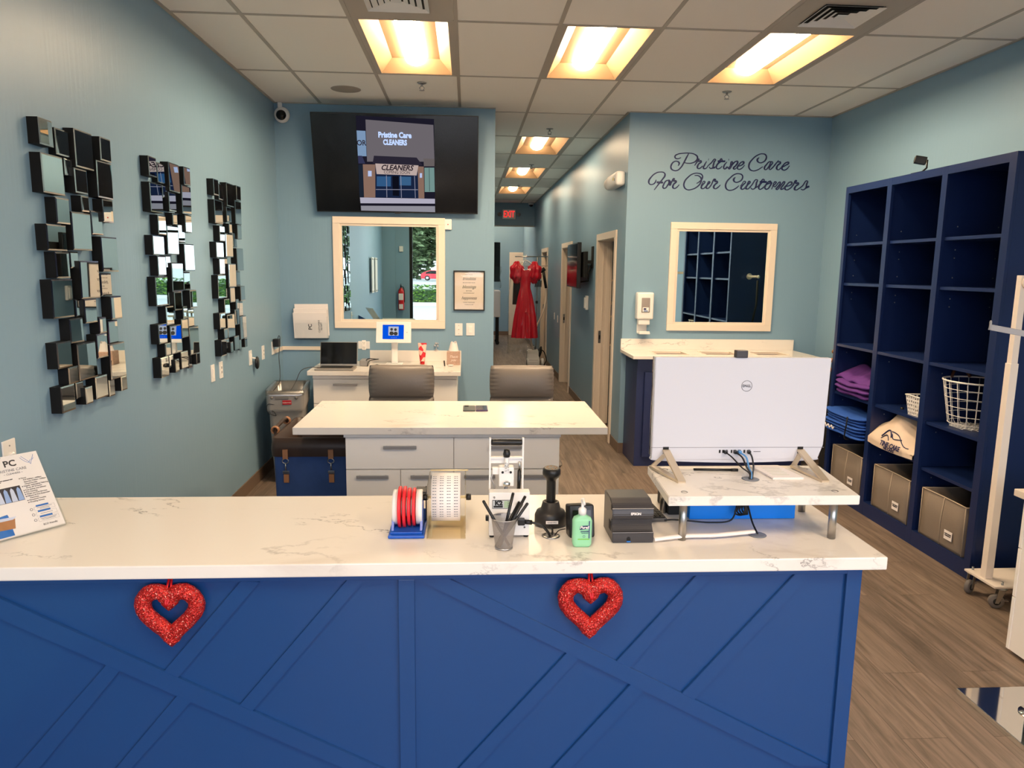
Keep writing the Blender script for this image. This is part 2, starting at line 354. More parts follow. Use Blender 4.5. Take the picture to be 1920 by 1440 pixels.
# hall right wall with three doorways
DO = [(7.25, 8.20), (10.31, 11.29), (13.41, 14.39)]
b = MB(); y = YB+.003
for a, c in DO:
    b.box(HX1, HX1+.14, y, a, 0, CZ+.05); b.box(HX1, HX1+.14, a, c, 2.08, CZ+.05); y = c
b.box(HX1, HX1+.14, y, YE+.2, 0, CZ+.05)
struct(b.done('wall_hall_right', 'wall'))
struct(MB().box(HX0-.1, HX1, YH, YH+.15, 2.68, CZ+.05).done('wall_header', 'wallflat'))
struct(MB().box(HX0-.1, HX1, YH-.012, YH+.16, 2.665, 2.68).done('trim_2', 'grid'))
struct(MB().box(-2.2, HX1+.14, YE, YE+.12, 0, CZ+.05).done('wall_far', 'wallflat'))
struct(MB().box(-2.2, -2.08, YH, YE, 0, CZ+.05).box(-2.08, HX0-.1, YH-.12, YH, 0, CZ+.05).done('wall_workroom', 'wallflat'))
# rooms behind the doorways
b = MB(); 
for a, c in ((6.94, 9.3), (9.42, 12.3), (12.42, 15.2)):
    b.box(HX1+1.6, HX1+1.7, a, c, 0, 2.75).box(HX1+.14, HX1+1.7, a-.05, a, 0, 2.75).box(HX1+.14, HX1+1.7, c, c+.06, 0, 2.75).box(HX1+.14, HX1+1.7, a, c, 2.7, 2.8)
struct(b.done('wall_side_rooms', 'wallflat'))
struct(MB().box(HX1+.14, HX1+1.7, 6.9, 15.3, -.08, 0).done('floor_side_rooms', 'floor'))
# front of the shop behind the camera: pier, low sill, header
struct(MB().box(XL-.12, -1.45, YF-.15, YF+.04, 0, CZ+.05).box(-1.45, -1.17, YF-.15, YF-.0, 0, CZ+.05).box(-1.17, XR+.12, YF-.15, YF, 2.85, CZ+.05).box(-1.17, XR+.12, YF-.15, YF, 0, .12).done('wall_front', 'wallflat'))
b = MB().m(0)
for x in (-1.14, .35, 1.4, 3.28): b.box(x-.03, x+.03, YF-.1, YF-.02, .12, 2.85)
b.box(-1.14, 3.3, YF-.1, YF-.02, .12, .18).box(-1.14, 3.3, YF-.1, YF-.02, 2.8, 2.86).box(.35, 3.3, YF-.1, YF-.02, 2.3, 2.35)
w3 = struct(b.done('window_3', 'blackm'))
struct(MB().box(-1.14, 3.3, YF-.062, YF-.058, .15, 2.83).done('window_pane', 'pane', w3))
# baseboards
BH = .10
struct(MB().box(XL, XL+.008, YF, YB, 0, BH).done('baseboard_left', 'base'))
struct(MB().box(XR-.008, XR, YF, YB, 0, BH).done('baseboard_right', 'base'))
struct(MB().box(XL, HX0+.008, YB-.008, YB, 0, BH).box(HX1-.008, XR, YB-.008, YB, 0, BH).done('baseboard_back', 'base'))
b = MB(); y = YB
for a, c in DO: b.box(HX1-.008, HX1, y, a-.06, 0, BH); y = c+.06
b.box(HX1-.008, HX1, y, YE, 0, BH)
struct(b.done('baseboard_hall', 'base'))
struct(MB().box(-2, HX1, YE-.008, YE, 0, BH).done('baseboard_far', 'base'))
# door frames
for n, (a, c) in enumerate(DO):
    b = MB(); x0, x1 = HX1-.016, HX1+.156
    for q, w in ((HX1-.018, HX1), (HX1+.14, HX1+.158)):
        b.box(q, w, a-.06, a+.012, 0, 2.068, .003).box(q, w, c-.012, c+.06, 0, 2.068, .003).box(q, w, a-.06, c+.06, 2.068, 2.14, .003)
    b.box(HX1, HX1+.14, a, a+.018, 0, 2.08).box(HX1, HX1+.14, c-.018, c, 0, 2.08).box(HX1, HX1+.14, a, c, 2.062, 2.08)
    b.box(HX1+.05, HX1+.062, c-.03, c-.018, 0, 2.06).box(HX1+.05, HX1+.062, a+.018, a+.03, 0, 2.06)
    d = struct(b.done('door_%d' % (n+1), 'trim'))
    # open leaf seen edge-on against the far jamb
    struct(MB().box(HX1+.095, HX1+.135, c-.022, c+.0, .01, 2.055, .002).done('door_leaf_edge', 'trim', d))
    struct(MB().box(HX1+.02, HX1+.052, c-.021, c-.0175, .93, 1.07).m(1).box(HX1+.028, HX1+.044, c-.0225, c-.0205, .975, 1.02).done('strike_plate', ['steel', 'blackm'], d))
b = MB()
b.box(1.10, 1.17, YE-.02, YE, 0, 2.11, .003).box(HX1-.02, HX1, YE-.02, YE, 0, 2.11).box(1.10, HX1, YE-.02, YE, 2.11, 2.18, .003)
d4 = struct(b.done('door_4', 'trim')); struct(MB().box(1.17, HX1, YE-.012, YE-.001, 0, 2.11).done('door_leaf', 'trim', d4))
# mirrored interior windows with cream frames
for n, (x0, x1) in enumerate(((-1.215, -.205), (1.878, 2.886))):
    z0, z1 = 1.192, 2.196; b = MB(); w = .062
    def ring(o, i, ya, yb):
        b.box(x0+o, x1-o, ya, yb, z1-i, z1-o, .004).box(x0+o, x1-o, ya, yb, z0+o, z0+i, .004).box(x0+o, x0+i, ya, yb, z0+i, z1-i, .003).box(x1-i, x1-o, ya, yb, z0+i, z1-i, .003)
    ring(0, w, YB-.022, YB); ring(w-.002, w+.02, YB-.012, YB)
    wd = struct(b.done('window_%d' % (n+1), 'trim'))
    struct(MB().box(x0+w, x1-w, YB-.004, YB-.001, z0+w, z1-w).done('window_glass', 'wmirror', wd))
b = MB()
struct(MB().box(XL, -1.30, YB-.012, YB, .985, 1.02, .003).box(XL, XL+.012, 6.50, YB, .985, 1.02, .003).done('trim_3', 'trim'))

# ================================================================ CEILING FITTINGS
def troffer(i, j, label, group):
    x0, x1, y0, y1 = gx(i)+.012, gx(i+1)-.012, gy(j)+.012, gy(j+1)-.012; xc, yc = (x0+x1)/2, (y0+y1)/2
    t = thing('ceiling_light', label, 'ceiling light', (xc, yc, CZ), group=group)
    b = MB(); h = .085; e = .035
    # flange + sloping reflector pan
    o = [(x0, y0), (x1, y0), (x1, y1), (x0, y1)]; a = [(x0+e, y0+.01), (x1-e, y0+.01), (x1-e, y1-.01), (x0+e, y1-.01)]
    c = [(x0+.12, y0+.09), (x1-.12, y0+.09), (x1-.12, y1-.09), (x0+.12, y1-.09)]
    for k in range(4):
        l = (k+1) % 4
        b.m(1).poly([(*o[k], CZ-.002), (*o[l], CZ-.002), (*a[l], CZ-.002), (*a[k], CZ-.002)])
        b.m(0).poly([(*a[k], CZ-.002), (*a[l], CZ-.002), (*c[l], CZ+h), (*c[k], CZ+h)])
    b.poly([(*q, CZ+h) for q in c])
    b.m(1).box(x0, x1, y0, y1, CZ+h+.004, CZ+h+.014)
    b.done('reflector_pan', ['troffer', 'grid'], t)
    b = MB()
    ya, yb = y0+.075, y1-.075; ns = 8
    def P(k, y, s=1): 
        th = PI*k/ns; return (xc - math.cos(th)*.078*s, y, CZ+h-.002 - math.sin(th)*.055*s)
    for k in range(ns):
        b.poly([P(k, ya+.035), P(k+1, ya+.035), P(k+1, yb-.035), P(k, yb-.035)])
        b.poly([P(k, ya+.035), P(k+1, ya+.035), P(k+1, ya, .7), P(k, ya, .7)]); b.poly([P(k, yb-.035), P(k+1, yb-.035), P(k+1, yb, .7), P(k, yb, .7)])
    b.poly([P(k, ya, .7) for k in range(ns+1)]); b.poly([P(k, yb, .7) for k in range(ns+1)])
    b.done('diffuser', 'diffuser' if j < 1 else 'diffuser2', t)
LL = {(2, 0): 'recessed ceiling light over the wall with the television', (4, 0): 'middle recessed light, centred ahead of the hallway mouth', (6, 0): 'recessed ceiling light nearest the navy shelves',
      (2, -4): 'unseen recessed light behind the viewer, left side, added for frontal light', (6, -4): 'unseen recessed light behind the viewer, right side, added for frontal light',  # this pair is out of view, added for frontal light
      (4, 3): 'first recessed light inside the hallway', (4, 5): 'second recessed light along the hallway', (4, 7): 'recessed hallway light closest to the exit sign', (3, 10): 'recessed light in the room past the exit sign, farther from the white door', (4, 11): 'unseen light past the exit sign, over the white door, added to brighten the far wall'}  # light over the far door is hidden, added to brighten that wall
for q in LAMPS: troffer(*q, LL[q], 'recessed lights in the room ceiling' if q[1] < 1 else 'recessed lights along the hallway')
def vent(x, y, label, w, h, px=None):
    t = thing('ceiling_vent', label, 'ceiling vent', (x, y, CZ), group='square air vents in the ceiling')
    b = MB()
    for k, (o, i, z) in enumerate(((.17, .145, .0), (.135, .105, .012), (.097, .07, .018), (.062, .036, .024))):
        o *= w; i *= w
        A = [(-o, -o), (o, -o), (o, o), (-o, o)]; B = [(-i, -i), (i, -i), (i, i), (-i, i)]
        for q in range(4):
            r = (q+1) % 4
            b.poly([(x+A[q][0], y+A[q][1], CZ-.014+z*.2), (x+A[r][0], y+A[r][1], CZ-.014+z*.2), (x+B[r][0], y+B[r][1], CZ-.001+z*.0), (x+B[q][0], y+B[q][1], CZ-.001)])
    b.box(x-.028*w, x+.028*w, y-.028*w, y+.028*w, CZ-.012, CZ-.008)
    b.done('grille', 'whitep', t)
    MB().box(x-.16*w, x+.16*w, y-.16*w, y+.16*w, CZ-.0012, CZ-.0006).done('duct_opening', 'blackm', t)
    b = MB(); o = .29; i = .165*w; X0 = x-o; X1 = x+o
    b.box(gx(px)+.014, x-i, gy(-1)+.014, gy(0)-.014, CZ-.004, CZ-.001).box(x+i, gx(px+1)-.014, gy(-1)+.014, gy(0)-.014, CZ-.004, CZ-.001).box(x-i, x+i, gy(-1)+.014, y-i, CZ-.004, CZ-.001).box(x-i, x+i, y+i, gy(0)-.014, CZ-.004, CZ-.001)
    b.done('panel', 'grid', t)
vent(-.385, 4.19, 'square ceiling vent ahead of the light over the television', 1, 1, 2)
vent(2.062, 4.20, 'square ceiling vent ahead of the light nearest the navy shelves', 1, 1, 6)
t = thing('ceiling_speaker', 'round flat speaker grille in the ceiling above the television', 'speaker', (-.983, 6.25, CZ))
MB().lathe([(.02, -.004), (.105, -.004), (.118, -.002), (.12, 0)], (-.983, 6.25, CZ), 36).done('grille', mat('speaker_grille', (160, 150, 140), .8, bump=(900, .8)), t)
def sprinkler(x, y, label):
    t = thing('fire_sprinkler', label, 'sprinkler', (x, y, CZ), group='fire sprinklers on the ceiling')
    MB().lathe([(.0, -.001), (.038, -.001), (.03, -.008), (.012, -.010), (.0, -.010)], (x, y, CZ), 20).done('escutcheon', 'steel', t)
    b = MB().cyl((x, y, CZ-.008), (x, y, CZ-.028), .009, 10).tube([(x-.006, y, CZ-.026), (x-.018, y, CZ-.038), (x-.012, y, CZ-.05), (x, y, CZ-.054)], .003, 6).tube([(x+.006, y, CZ-.026), (x+.018, y, CZ-.038), (x+.012, y, CZ-.05), (x, y, CZ-.054)], .003, 6)
    b.lathe([(.004, -.053), (.02, -.055), (.02, -.058), (.004, -.058)], (x, y, CZ), 14); b.done('nozzle', 'grey', t)
sprinkler(-.357, 5.97, 'fire sprinkler in the ceiling above the television')
sprinkler(2.055, 5.98, 'fire sprinkler in the ceiling above the script lettering')
sprinkler(.83, 7.7, 'fire sprinkler just inside the hallway mouth')
sprinkler(.87, 10.3, 'fire sprinkler ahead of the second hallway light')
sprinkler(.87, 12.8, 'fire sprinkler ahead of the third hallway light')
# ================================================================ TRACED OUTLINES (metres)
TILES=[(-0.005,2.307,0.094,2.206,1),(0.132,2.292,0.236,2.187,0),(0.253,2.312,0.408,2.155,1),(0.476,2.316,0.575,2.213,1),(-0.006,2.175,0.149,2.023,1),(0.186,2.180,0.251,2.112,0),(0.234,2.148,0.337,2.046,1),(0.426,2.207,0.571,2.045,1),(0.073,2.012,0.174,1.909,1),(0.274,2.037,0.338,1.971,1),(0.457,2.040,0.558,1.938,1),(0.182,1.964,0.339,1.805,1),(0.373,1.982,0.474,1.878,0),(-0.010,1.902,0.134,1.799,1),(0.037,1.794,0.141,1.689,1),(0.171,1.798,0.240,1.729,0),(0.219,1.760,0.380,1.598,1),(0.418,1.871,0.572,1.713,1),(0.417,1.705,0.518,1.603,0),(-0.009,1.684,0.148,1.528,1),(0.184,1.596,0.252,1.523,0),(0.231,1.596,0.337,1.491,1),(0.467,1.598,0.577,1.492,1),(0.103,1.519,0.210,1.417,1),(0.347,1.508,0.415,1.437,1),(0.453,1.485,0.550,1.378,0),(-0.008,1.430,0.102,1.323,1),(0.148,1.409,0.301,1.250,1),(0.312,1.436,0.412,1.327,1),(0.424,1.379,0.577,1.213,1),(0.064,1.319,0.142,1.249,1),(-0.006,1.248,0.101,1.139,1),(0.137,1.245,0.199,1.173,0),(0.186,1.215,0.248,1.141,1),(0.277,1.247,0.385,1.147,1),(0.423,1.214,0.480,1.134,0),(0.516,1.215,0.579,1.146,1)]
BAT=[
( (-1.325,0.803),(-0.264,0.238),(-0.379,0.241),(-1.331,0.740) ),
( (-0.881,0.575),(-0.656,0.842),(-0.603,0.838),(-0.850,0.544) ),
( (-0.675,0.454),(-0.349,0.844),(-0.295,0.847),(-0.640,0.431) ),
( (-1.052,0.589),(-1.324,0.277),(-1.261,0.270),(-1.016,0.568) ),
( (-0.857,0.486),(-1.042,0.263),(-0.997,0.261),(-0.821,0.462) ),
( (-0.060,0.850),(1.157,0.198),(1.042,0.202),(-0.151,0.848) ),
( (0.456,0.570),(0.695,0.850),(0.743,0.847),(0.496,0.546) ),
( (0.663,0.457),(0.997,0.846),(1.047,0.843),(0.704,0.436) ),
( (0.303,0.601),(-0.019,0.230),(0.035,0.228),(0.337,0.578) ),
( (0.503,0.493),(0.272,0.221),(0.330,0.219),(0.542,0.467) ),
]
SCRIPT=[
[(1.945,2.774),(1.919,2.764),(1.894,2.769),(1.889,2.785),(1.913,2.803),(1.958,2.812),(2.020,2.815),(2.074,2.804),(2.098,2.781),(2.089,2.752),(2.057,2.731),(2.016,2.725),(1.979,2.730)],
[(2.018,2.817),(1.997,2.777),(1.974,2.730),(1.944,2.682),(1.912,2.659),(1.879,2.661),(1.857,2.680),(1.860,2.711),(1.883,2.736),(1.912,2.740),(1.931,2.725),(1.922,2.701)],
[(2.075,2.706),(2.094,2.736),(2.113,2.764),(2.104,2.748),(2.135,2.745),(2.112,2.721),(2.102,2.697),(2.109,2.681),(2.130,2.686),(2.150,2.706)],
[(2.185,2.746),(2.166,2.710),(2.159,2.686),(2.176,2.681),(2.200,2.703)],
[(2.200,2.763),(2.204,2.762)],
[(2.195,2.703),(2.227,2.731),(2.267,2.765),(2.256,2.743),(2.249,2.712),(2.242,2.688),(2.221,2.686),(2.212,2.699)],
[(2.242,2.688),(2.267,2.694)],
[(2.267,2.694),(2.290,2.724),(2.325,2.769),(2.301,2.740),(2.279,2.704),(2.284,2.685),(2.309,2.685),(2.333,2.706)],
[(2.288,2.749),(2.359,2.750)],
[(2.376,2.746),(2.349,2.706),(2.353,2.684),(2.371,2.687),(2.385,2.703)],
[(2.363,2.685),(2.379,2.701),(2.397,2.689),(2.424,2.747),(2.405,2.702),(2.395,2.685),(2.429,2.723),(2.462,2.752),(2.475,2.748),(2.456,2.711),(2.440,2.690),(2.449,2.682),(2.470,2.695)],
[(2.388,2.764),(2.393,2.764)],
[(2.473,2.707),(2.516,2.720),(2.533,2.745),(2.518,2.749),(2.490,2.724),(2.476,2.699),(2.484,2.683),(2.513,2.688),(2.544,2.721)],
[(2.675,2.791),(2.659,2.768),(2.678,2.746),(2.712,2.749),(2.740,2.778),(2.738,2.811),(2.707,2.824),(2.656,2.809),(2.611,2.771),(2.584,2.726),(2.591,2.689),(2.622,2.671),(2.665,2.679),(2.715,2.710)],
[(2.799,2.751),(2.777,2.756),(2.748,2.729),(2.731,2.700),(2.738,2.684),(2.767,2.705),(2.803,2.755),(2.780,2.709),(2.781,2.687),(2.806,2.702),(2.830,2.731),(2.860,2.770)],
[(2.850,2.754),(2.879,2.750),(2.856,2.727),(2.846,2.699),(2.860,2.685),(2.889,2.704),(2.934,2.729),(2.957,2.750),(2.941,2.754),(2.908,2.729),(2.895,2.700),(2.912,2.684),(2.941,2.692),(2.967,2.724)],
[(1.724,2.573),(1.714,2.547),(1.690,2.531),(1.665,2.534),(1.656,2.558),(1.675,2.594),(1.715,2.630),(1.760,2.643),(1.797,2.635),(1.804,2.616),(1.783,2.580),(1.752,2.540),(1.709,2.482)],
[(1.729,2.551),(1.789,2.550)],
[(1.841,2.573),(1.817,2.565),(1.794,2.529),(1.791,2.505),(1.808,2.499),(1.831,2.525),(1.846,2.557),(1.837,2.571),(1.855,2.558),(1.852,2.526),(1.867,2.554),(1.893,2.586),(1.883,2.570),(1.910,2.563),(1.889,2.538),(1.882,2.511),(1.895,2.499),(1.915,2.507),(1.941,2.534)],
[(2.080,2.619),(2.117,2.616),(2.143,2.591),(2.141,2.559),(2.110,2.519),(2.061,2.494),(2.016,2.491),(1.987,2.517),(1.987,2.556),(2.018,2.600),(2.066,2.633),(2.116,2.638),(2.150,2.623),(2.153,2.599),(2.136,2.571),(2.102,2.547)],
[(2.143,2.528),(2.178,2.568),(2.155,2.532),(2.148,2.512),(2.161,2.502),(2.193,2.525),(2.224,2.565),(2.201,2.533),(2.194,2.513),(2.206,2.505),(2.234,2.529),(2.277,2.588),(2.269,2.574),(2.295,2.566),(2.275,2.542),(2.264,2.518),(2.278,2.504),(2.302,2.515),(2.326,2.539)],
[(2.462,2.611),(2.448,2.588),(2.461,2.568),(2.495,2.569),(2.528,2.598),(2.528,2.627),(2.499,2.642),(2.461,2.638),(2.411,2.600),(2.379,2.558),(2.377,2.521),(2.396,2.497),(2.431,2.493),(2.473,2.511),(2.501,2.536)],
[(2.515,2.532),(2.560,2.574),(2.536,2.541),(2.522,2.516),(2.534,2.504),(2.567,2.529),(2.603,2.575),(2.579,2.541),(2.568,2.517),(2.581,2.507),(2.614,2.534),(2.671,2.591),(2.664,2.564),(2.660,2.531),(2.646,2.510),(2.624,2.509),(2.613,2.522)],
[(2.650,2.514),(2.683,2.535),(2.736,2.594),(2.708,2.560),(2.689,2.523),(2.698,2.507),(2.728,2.520),(2.756,2.549),(2.798,2.579),(2.776,2.574),(2.752,2.541),(2.750,2.516),(2.768,2.510),(2.796,2.542),(2.803,2.566),(2.793,2.577),(2.816,2.563)],
[(2.694,2.573),(2.761,2.574)],
[(2.811,2.509),(2.850,2.576),(2.831,2.534),(2.885,2.576),(2.890,2.568),(2.870,2.535),(2.855,2.510),(2.900,2.552),(2.932,2.579),(2.929,2.565),(2.905,2.531),(2.900,2.513),(2.915,2.513),(2.944,2.536),(2.978,2.545),(3.001,2.570),(2.985,2.578),(2.952,2.549),(2.936,2.524),(2.951,2.507),(2.981,2.516),(3.013,2.550),(3.043,2.592),(3.033,2.571),(3.064,2.567),(3.040,2.542),(3.029,2.517),(3.042,2.507),(3.072,2.522),(3.101,2.543),(3.147,2.590),(3.141,2.561),(3.135,2.527),(3.112,2.510),(3.090,2.516)],
[(3.135,2.527),(3.169,2.543)],
]


def _grow(q, a, b):
    # lengthen a batten so that its ends run under the one it meets
    (ax, az), (bx, bz), (cx, cz_), (dx, dz) = q; L1 = math.hypot(bx-ax, bz-az); L2 = math.hypot(cx-dx, cz_-dz)
    u, v = ((bx-ax)/L1, (bz-az)/L1), ((cx-dx)/L2, (cz_-dz)/L2)
    return ((ax-u[0]*a, az-u[1]*a), (bx+u[0]*b, bz+u[1]*b), (cx+v[0]*b, cz_+v[1]*b), (dx-v[0]*a, dz-v[1]*a))
for _k in (1, 2, 3, 4, 6, 7, 8, 9): BAT[_k] = _grow(BAT[_k], .014, .006 if _k in (1, 2, 6, 7) else 0)
# ================================================================ WALL THINGS
# script lettering on the right back wall
c = bpy.data.curves.new('wall_lettering', 'CURVE'); c.dimensions = '3D'; c.bevel_depth = .0082; c.bevel_resolution = 1; c.resolution_u = 5
for s in SCRIPT:
    sp = c.splines.new('BEZIER'); sp.bezier_points.add(len(s)-1)
    for k, (x, z) in enumerate(s):
        p = sp.bezier_points[k]; p.co = (x-2.3, 0, z-2.6); p.handle_left_type = p.handle_right_type = 'AUTO'
        # pen pressure: heavier on down strokes
        a = s[max(k-1, 0)]; d = s[min(k+1, len(s)-1)]; dx, dz = d[0]-a[0], d[1]-a[1]; q = abs(dz)/(abs(dx)+abs(dz)+1e-6)
        p.radius = .62 + .75*q*q if len(s) > 2 else 1.15
        if k in (0, len(s)-1) and len(s) > 2: p.radius = .5
c.materials.append(M['navyink'])
_o = bpy.data.objects.new('t', c); COL.objects.link(_o)
_me = bpy.data.meshes.new_from_object(_o.evaluated_get(bpy.context.evaluated_depsgraph_get())); bpy.data.objects.remove(_o)
for _v in _me.vertices: _v.co.y *= .25
o = bpy.data.objects.new('wall_lettering', _me); COL.objects.link(o); o.location = (2.3, YB-.001, 2.6)
tag(o, 'navy script lettering reading Pristine Care For Our Customers on blue wall', 'wall lettering')

# television, tilted forward above the left interior window
TVT = frame((0, 6.74, 2.235), (1, 0, 0), (0, -.19, .807))
t = thing('television', 'large black television tilted forward high on the blue wall', 'television', (-.62, YB, 2.64))
b = MB().at(TVT); b.box(-1.337, .091, -.004, .828, -.035, .0, .004).box(-1.0, -.25, .12, .62, -.07, -.035, .01)
b.done('housing', 'black', t)
b = MB().at(TVT); b.box(-1.329, .083, .006, .82, .0, .0015); b.done('screen', mat('television_screen', (9, 9, 10), .16, spec=.5), t)
b = MB().at(TVT); b.box(-.65, -.6, -.011, .0, -.012, .001); b.done('logo_badge', 'epson', t)
MB().box(-.85, -.4, 6.74, YB-.001, 2.5, 2.8).done('wall_bracket', 'blackm', t)
PIC = [('base', (30, 28, 42), [(-.953,.806),(-.290,.795),(-.291,.009),(-.952,.014)]), ('tower', (112, 106, 112), [(-.872,.777),(-.297,.747),(-.291,.444),(-.875,.432)]),
 ('glow', (128, 156, 190), [(-.952,.687),(-.877,.685),(-.877,.477),(-.952,.476)]), ('awn', (44, 40, 54), [(-.814,.483),(-.446,.475),(-.395,.411),(-.828,.417)]),
 ('lawn', (54, 56, 86), [(-.951,.480),(-.916,.480),(-.892,.416),(-.951,.415)]), ('rband', (108, 100, 100), [(-.386,.469),(-.291,.467),(-.292,.405),(-.384,.403)]),
 ('c1', (142, 112, 98), [(-.913,.409),(-.806,.410),(-.817,.128),(-.916,.126)]), ('c2', (142, 112, 98), [(-.440,.402),(-.385,.400),(-.385,.128),(-.438,.127)]),
 ('store', (26, 38, 66), [(-.805,.402),(-.438,.402),(-.437,.131),(-.816,.128)]), ('w1', (52, 92, 136), [(-.797,.310),(-.674,.311),(-.677,.226),(-.801,.225)]),
 ('w2', (60, 100, 140), [(-.598,.312),(-.498,.312),(-.500,.237),(-.600,.237)]), ('door', (14, 16, 28), [(-.661,.316),(-.606,.317),(-.607,.144),(-.663,.147)]),
 ('l1', (190, 205, 245), [(-.871,.355),(-.839,.355),(-.841,.309),(-.873,.308)]), ('l2', (190, 205, 245), [(-.421,.344),(-.401,.345),(-.402,.306),(-.422,.305)]),
 ('banner', (196, 176, 170), [(-.805,.418),(-.431,.410),(-.449,.324),(-.797,.329)]), ('rs', (120, 152, 148), [(-.380,.392),(-.294,.394),(-.292,.186),(-.380,.184)]),
 ('lw', (30, 38, 52), [(-.952,.403),(-.913,.409),(-.920,.130),(-.956,.130)]), ('walk', (184, 180, 198), [(-.952,.126),(-.291,.126),(-.292,.084),(-.950,.076)]),
 ('road', (150, 148, 158), [(-.948,.054),(-.292,.062),(-.291,.009),(-.947,.012)]), ('f1', (150, 150, 170), [(-.81, .20), (-.44, .205), (-.44, .20), (-.81, .195)]), ('f2', (150, 150, 170), [(-.715, .32), (-.71, .32), (-.713, .13), (-.718, .13)]),
 ('f3', (150, 150, 170), [(-.59, .32), (-.585, .32), (-.585, .13), (-.59, .13)]), ('f4', (150, 150, 170), [(-.47, .32), (-.465, .32), (-.462, .13), (-.467, .13)]), ('g1', (40, 60, 60), [(-.34, .39), (-.336, .39), (-.336, .19), (-.34, .19)])]
b = MB().at(TVT); mats = []
for k, (n, col, q) in enumerate(PIC):
    b.m(k).poly([(x, y, .0016+.00012*k) for x, y in q]); mats.append(emat('screen_'+n, col, .82))
k = len(PIC); z = .0016+.00012*k
mats += [emat('screen_white_text', (190, 212, 255), 1.0), emat('screen_dark_text', (44, 34, 44), .8)]
b.m(k)
b.at(Matrix.Identity(4)).text('Pristine Care', .062, TVT @ Matrix.Translation((-.628, .655, z)), bold=.0030, sx=.86)
b.text('CLEANERS', .060, TVT @ Matrix.Translation((-.628, .595, z)), bold=.0030, sx=.72)
b.m(k+1).text('OR', .062, TVT @ Matrix.Translation((-.916, .585, z)), bold=.001, sx=.9)
b.text('CLEANERS', .062, TVT @ Matrix.Translation((-.62, .384, z)), bold=.0018, shear=.3, sx=.95)
b.text('COMING SOON', .036, TVT @ Matrix.Translation((-.62, .346, z)), sx=.88)
b.done('screen_picture', mats, t)

# small round-cornered sensor, picture and switches on the TV wall
def rbox(b, x0, x1, z0, z1, y, d, bev=.004): return b.box(x0, x1, y-d, y, z0, z1, bev)
t = thing('alarm_sensor', 'small white wall sensor at the top right corner of left interior window', 'sensor', (-.178, YB, 2.14))
rbox(MB(), -.212, -.144, 2.093, 2.187, YB-.001, .022, .008).done('casing', 'whitep', t)
MB().lathe([(.0, 0), (.005, 0), (.005, -.002), (0, -.002)], (-.178, YB-.0235, 2.14), 12, 'y').done('indicator', 'red', t)
t = thing('framed_quote', 'black framed quote print hanging right of the left interior window', 'framed print', (.016, YB, 1.546))
x0, x1, z0, z1 = -.128, .160, 1.362, 1.729; w = .011
b = MB().box(x0, x0+w, YB-.02, YB, z0, z1, .002).box(x1-w, x1, YB-.02, YB, z0, z1, .002).box(x0+w, x1-w, YB-.02, YB, z0, z0+w, .002).box(x0+w, x1-w, YB-.02, YB, z1-w, z1, .002)
b.done('frame', 'black', t)
b = MB().m(0).box(x0+w, x1-w, YB-.010, YB-.004, z0+w, z1-w).m(1)
yc = YB-.0103; xc = .014
for s, sz, z, sh in (('MAY YOUR', .013, 1.692, 0), ('BE LESS AND YOUR', .013, 1.618, 0), ('BE MORE', .013, 1.543, 0), ('& NOTHING BUT', .013, 1.522, 0), ('COME THROUGH', .0135, 1.437, 0), ('YOUR DOOR', .0135, 1.417, 0)): b.text(s, sz, FRONT(xc, yc, z), shear=sh)
for s, sz, z in (('troubles', .042, 1.655), ('blessings', .042, 1.580), ('happiness', .042, 1.478)): b.text(s, sz, FRONT(xc, yc, z), shear=.45, sx=.86)
b.m(0); b.done('print', [mat('print_paper', (232, 218, 198), .6), 'ink'], t)
MB().box(x0+w, x1-w, YB-.0135, YB-.0125, z0+w, z1-w).done('glazing', 'pane', t)
def plate(name, label, cat, side, a, z, w=.07, h=.115, kind='switch', group='switch and socket plates on the walls'):
    """side 'back': on wall Y=YB centred at x=a; side 'left': on wall X=XL centred at y=a"""
    T = FRONT(a, YB, z) if side == 'back' else frame((XL, a, z), (0, -1, 0), (0, 0, 1)) if side == 'left' else frame((HX1, a, z), (0, -1, 0), (0, 0, 1))
    if side == 'left': T = frame((XL, a, z), (0, 1, 0), (0, 0, 1))
    t = thing(name, label, cat, T.translation, group=group)
    b = MB().at(T); b.box(-w/2, w/2, -h/2, h/2, 0, .006, .002).done('cover_plate', 'whitep', t)
    b = MB().at(T)
    if kind == 'socket':
        b.box(-.018, .018, -.045, .045, .006, .009, .002).m(1)
        for s in (-.024, .018):
            b.box(-.008, -.005, s, s+.009, .009, .0095).box(.005, .008, s, s+.009, .009, .0095).box(-.0025, .0025, s-.009, s-.004, .009, .0095)
        b.done('socket_face', ['white', 'blackm'], t)
    elif kind == 'switch': b.box(-.017, .017, -.033, .033, .006, .010, .002).box(-.012, .012, -.0, .026, .010, .013).done('rocker', 'white', t)
    elif kind == 'toggle': b.box(-.006, .006, -.012, .012, .006, .008).cyl((0, 0, .006), (0, .012, .02), .0045, 8).m(1).cyl((0, .038, .006), (0, .038, .008), .003, 8).cyl((0, -.038, .006), (0, -.038, .008), .003, 8).done('toggle', ['white', 'grey'], t)
    elif kind == 'data': b.box(-.015, .015, -.032, .032, .006, .009, .001).m(1).box(-.008, .008, .008, .024, .009, .0095).box(-.008, .008, -.024, -.008, .009, .0095).done('jack_insert', ['white', 'grey'], t)
    return t
plate('light_switch', 'cream toggle switch plate, left one of the pair below the framed quote', 'switch', 'back', -.079, 1.186, kind='toggle')
plate('light_switch', 'cream rocker switch plate, right one of the pair below the framed quote', 'switch', 'back', .029, 1.188, .078, kind='switch')
plate('wall_socket', 'white socket plate on the blue wall right behind the open laptop', 'socket', 'back', -.955, 1.035, .105, .07, kind='socket')
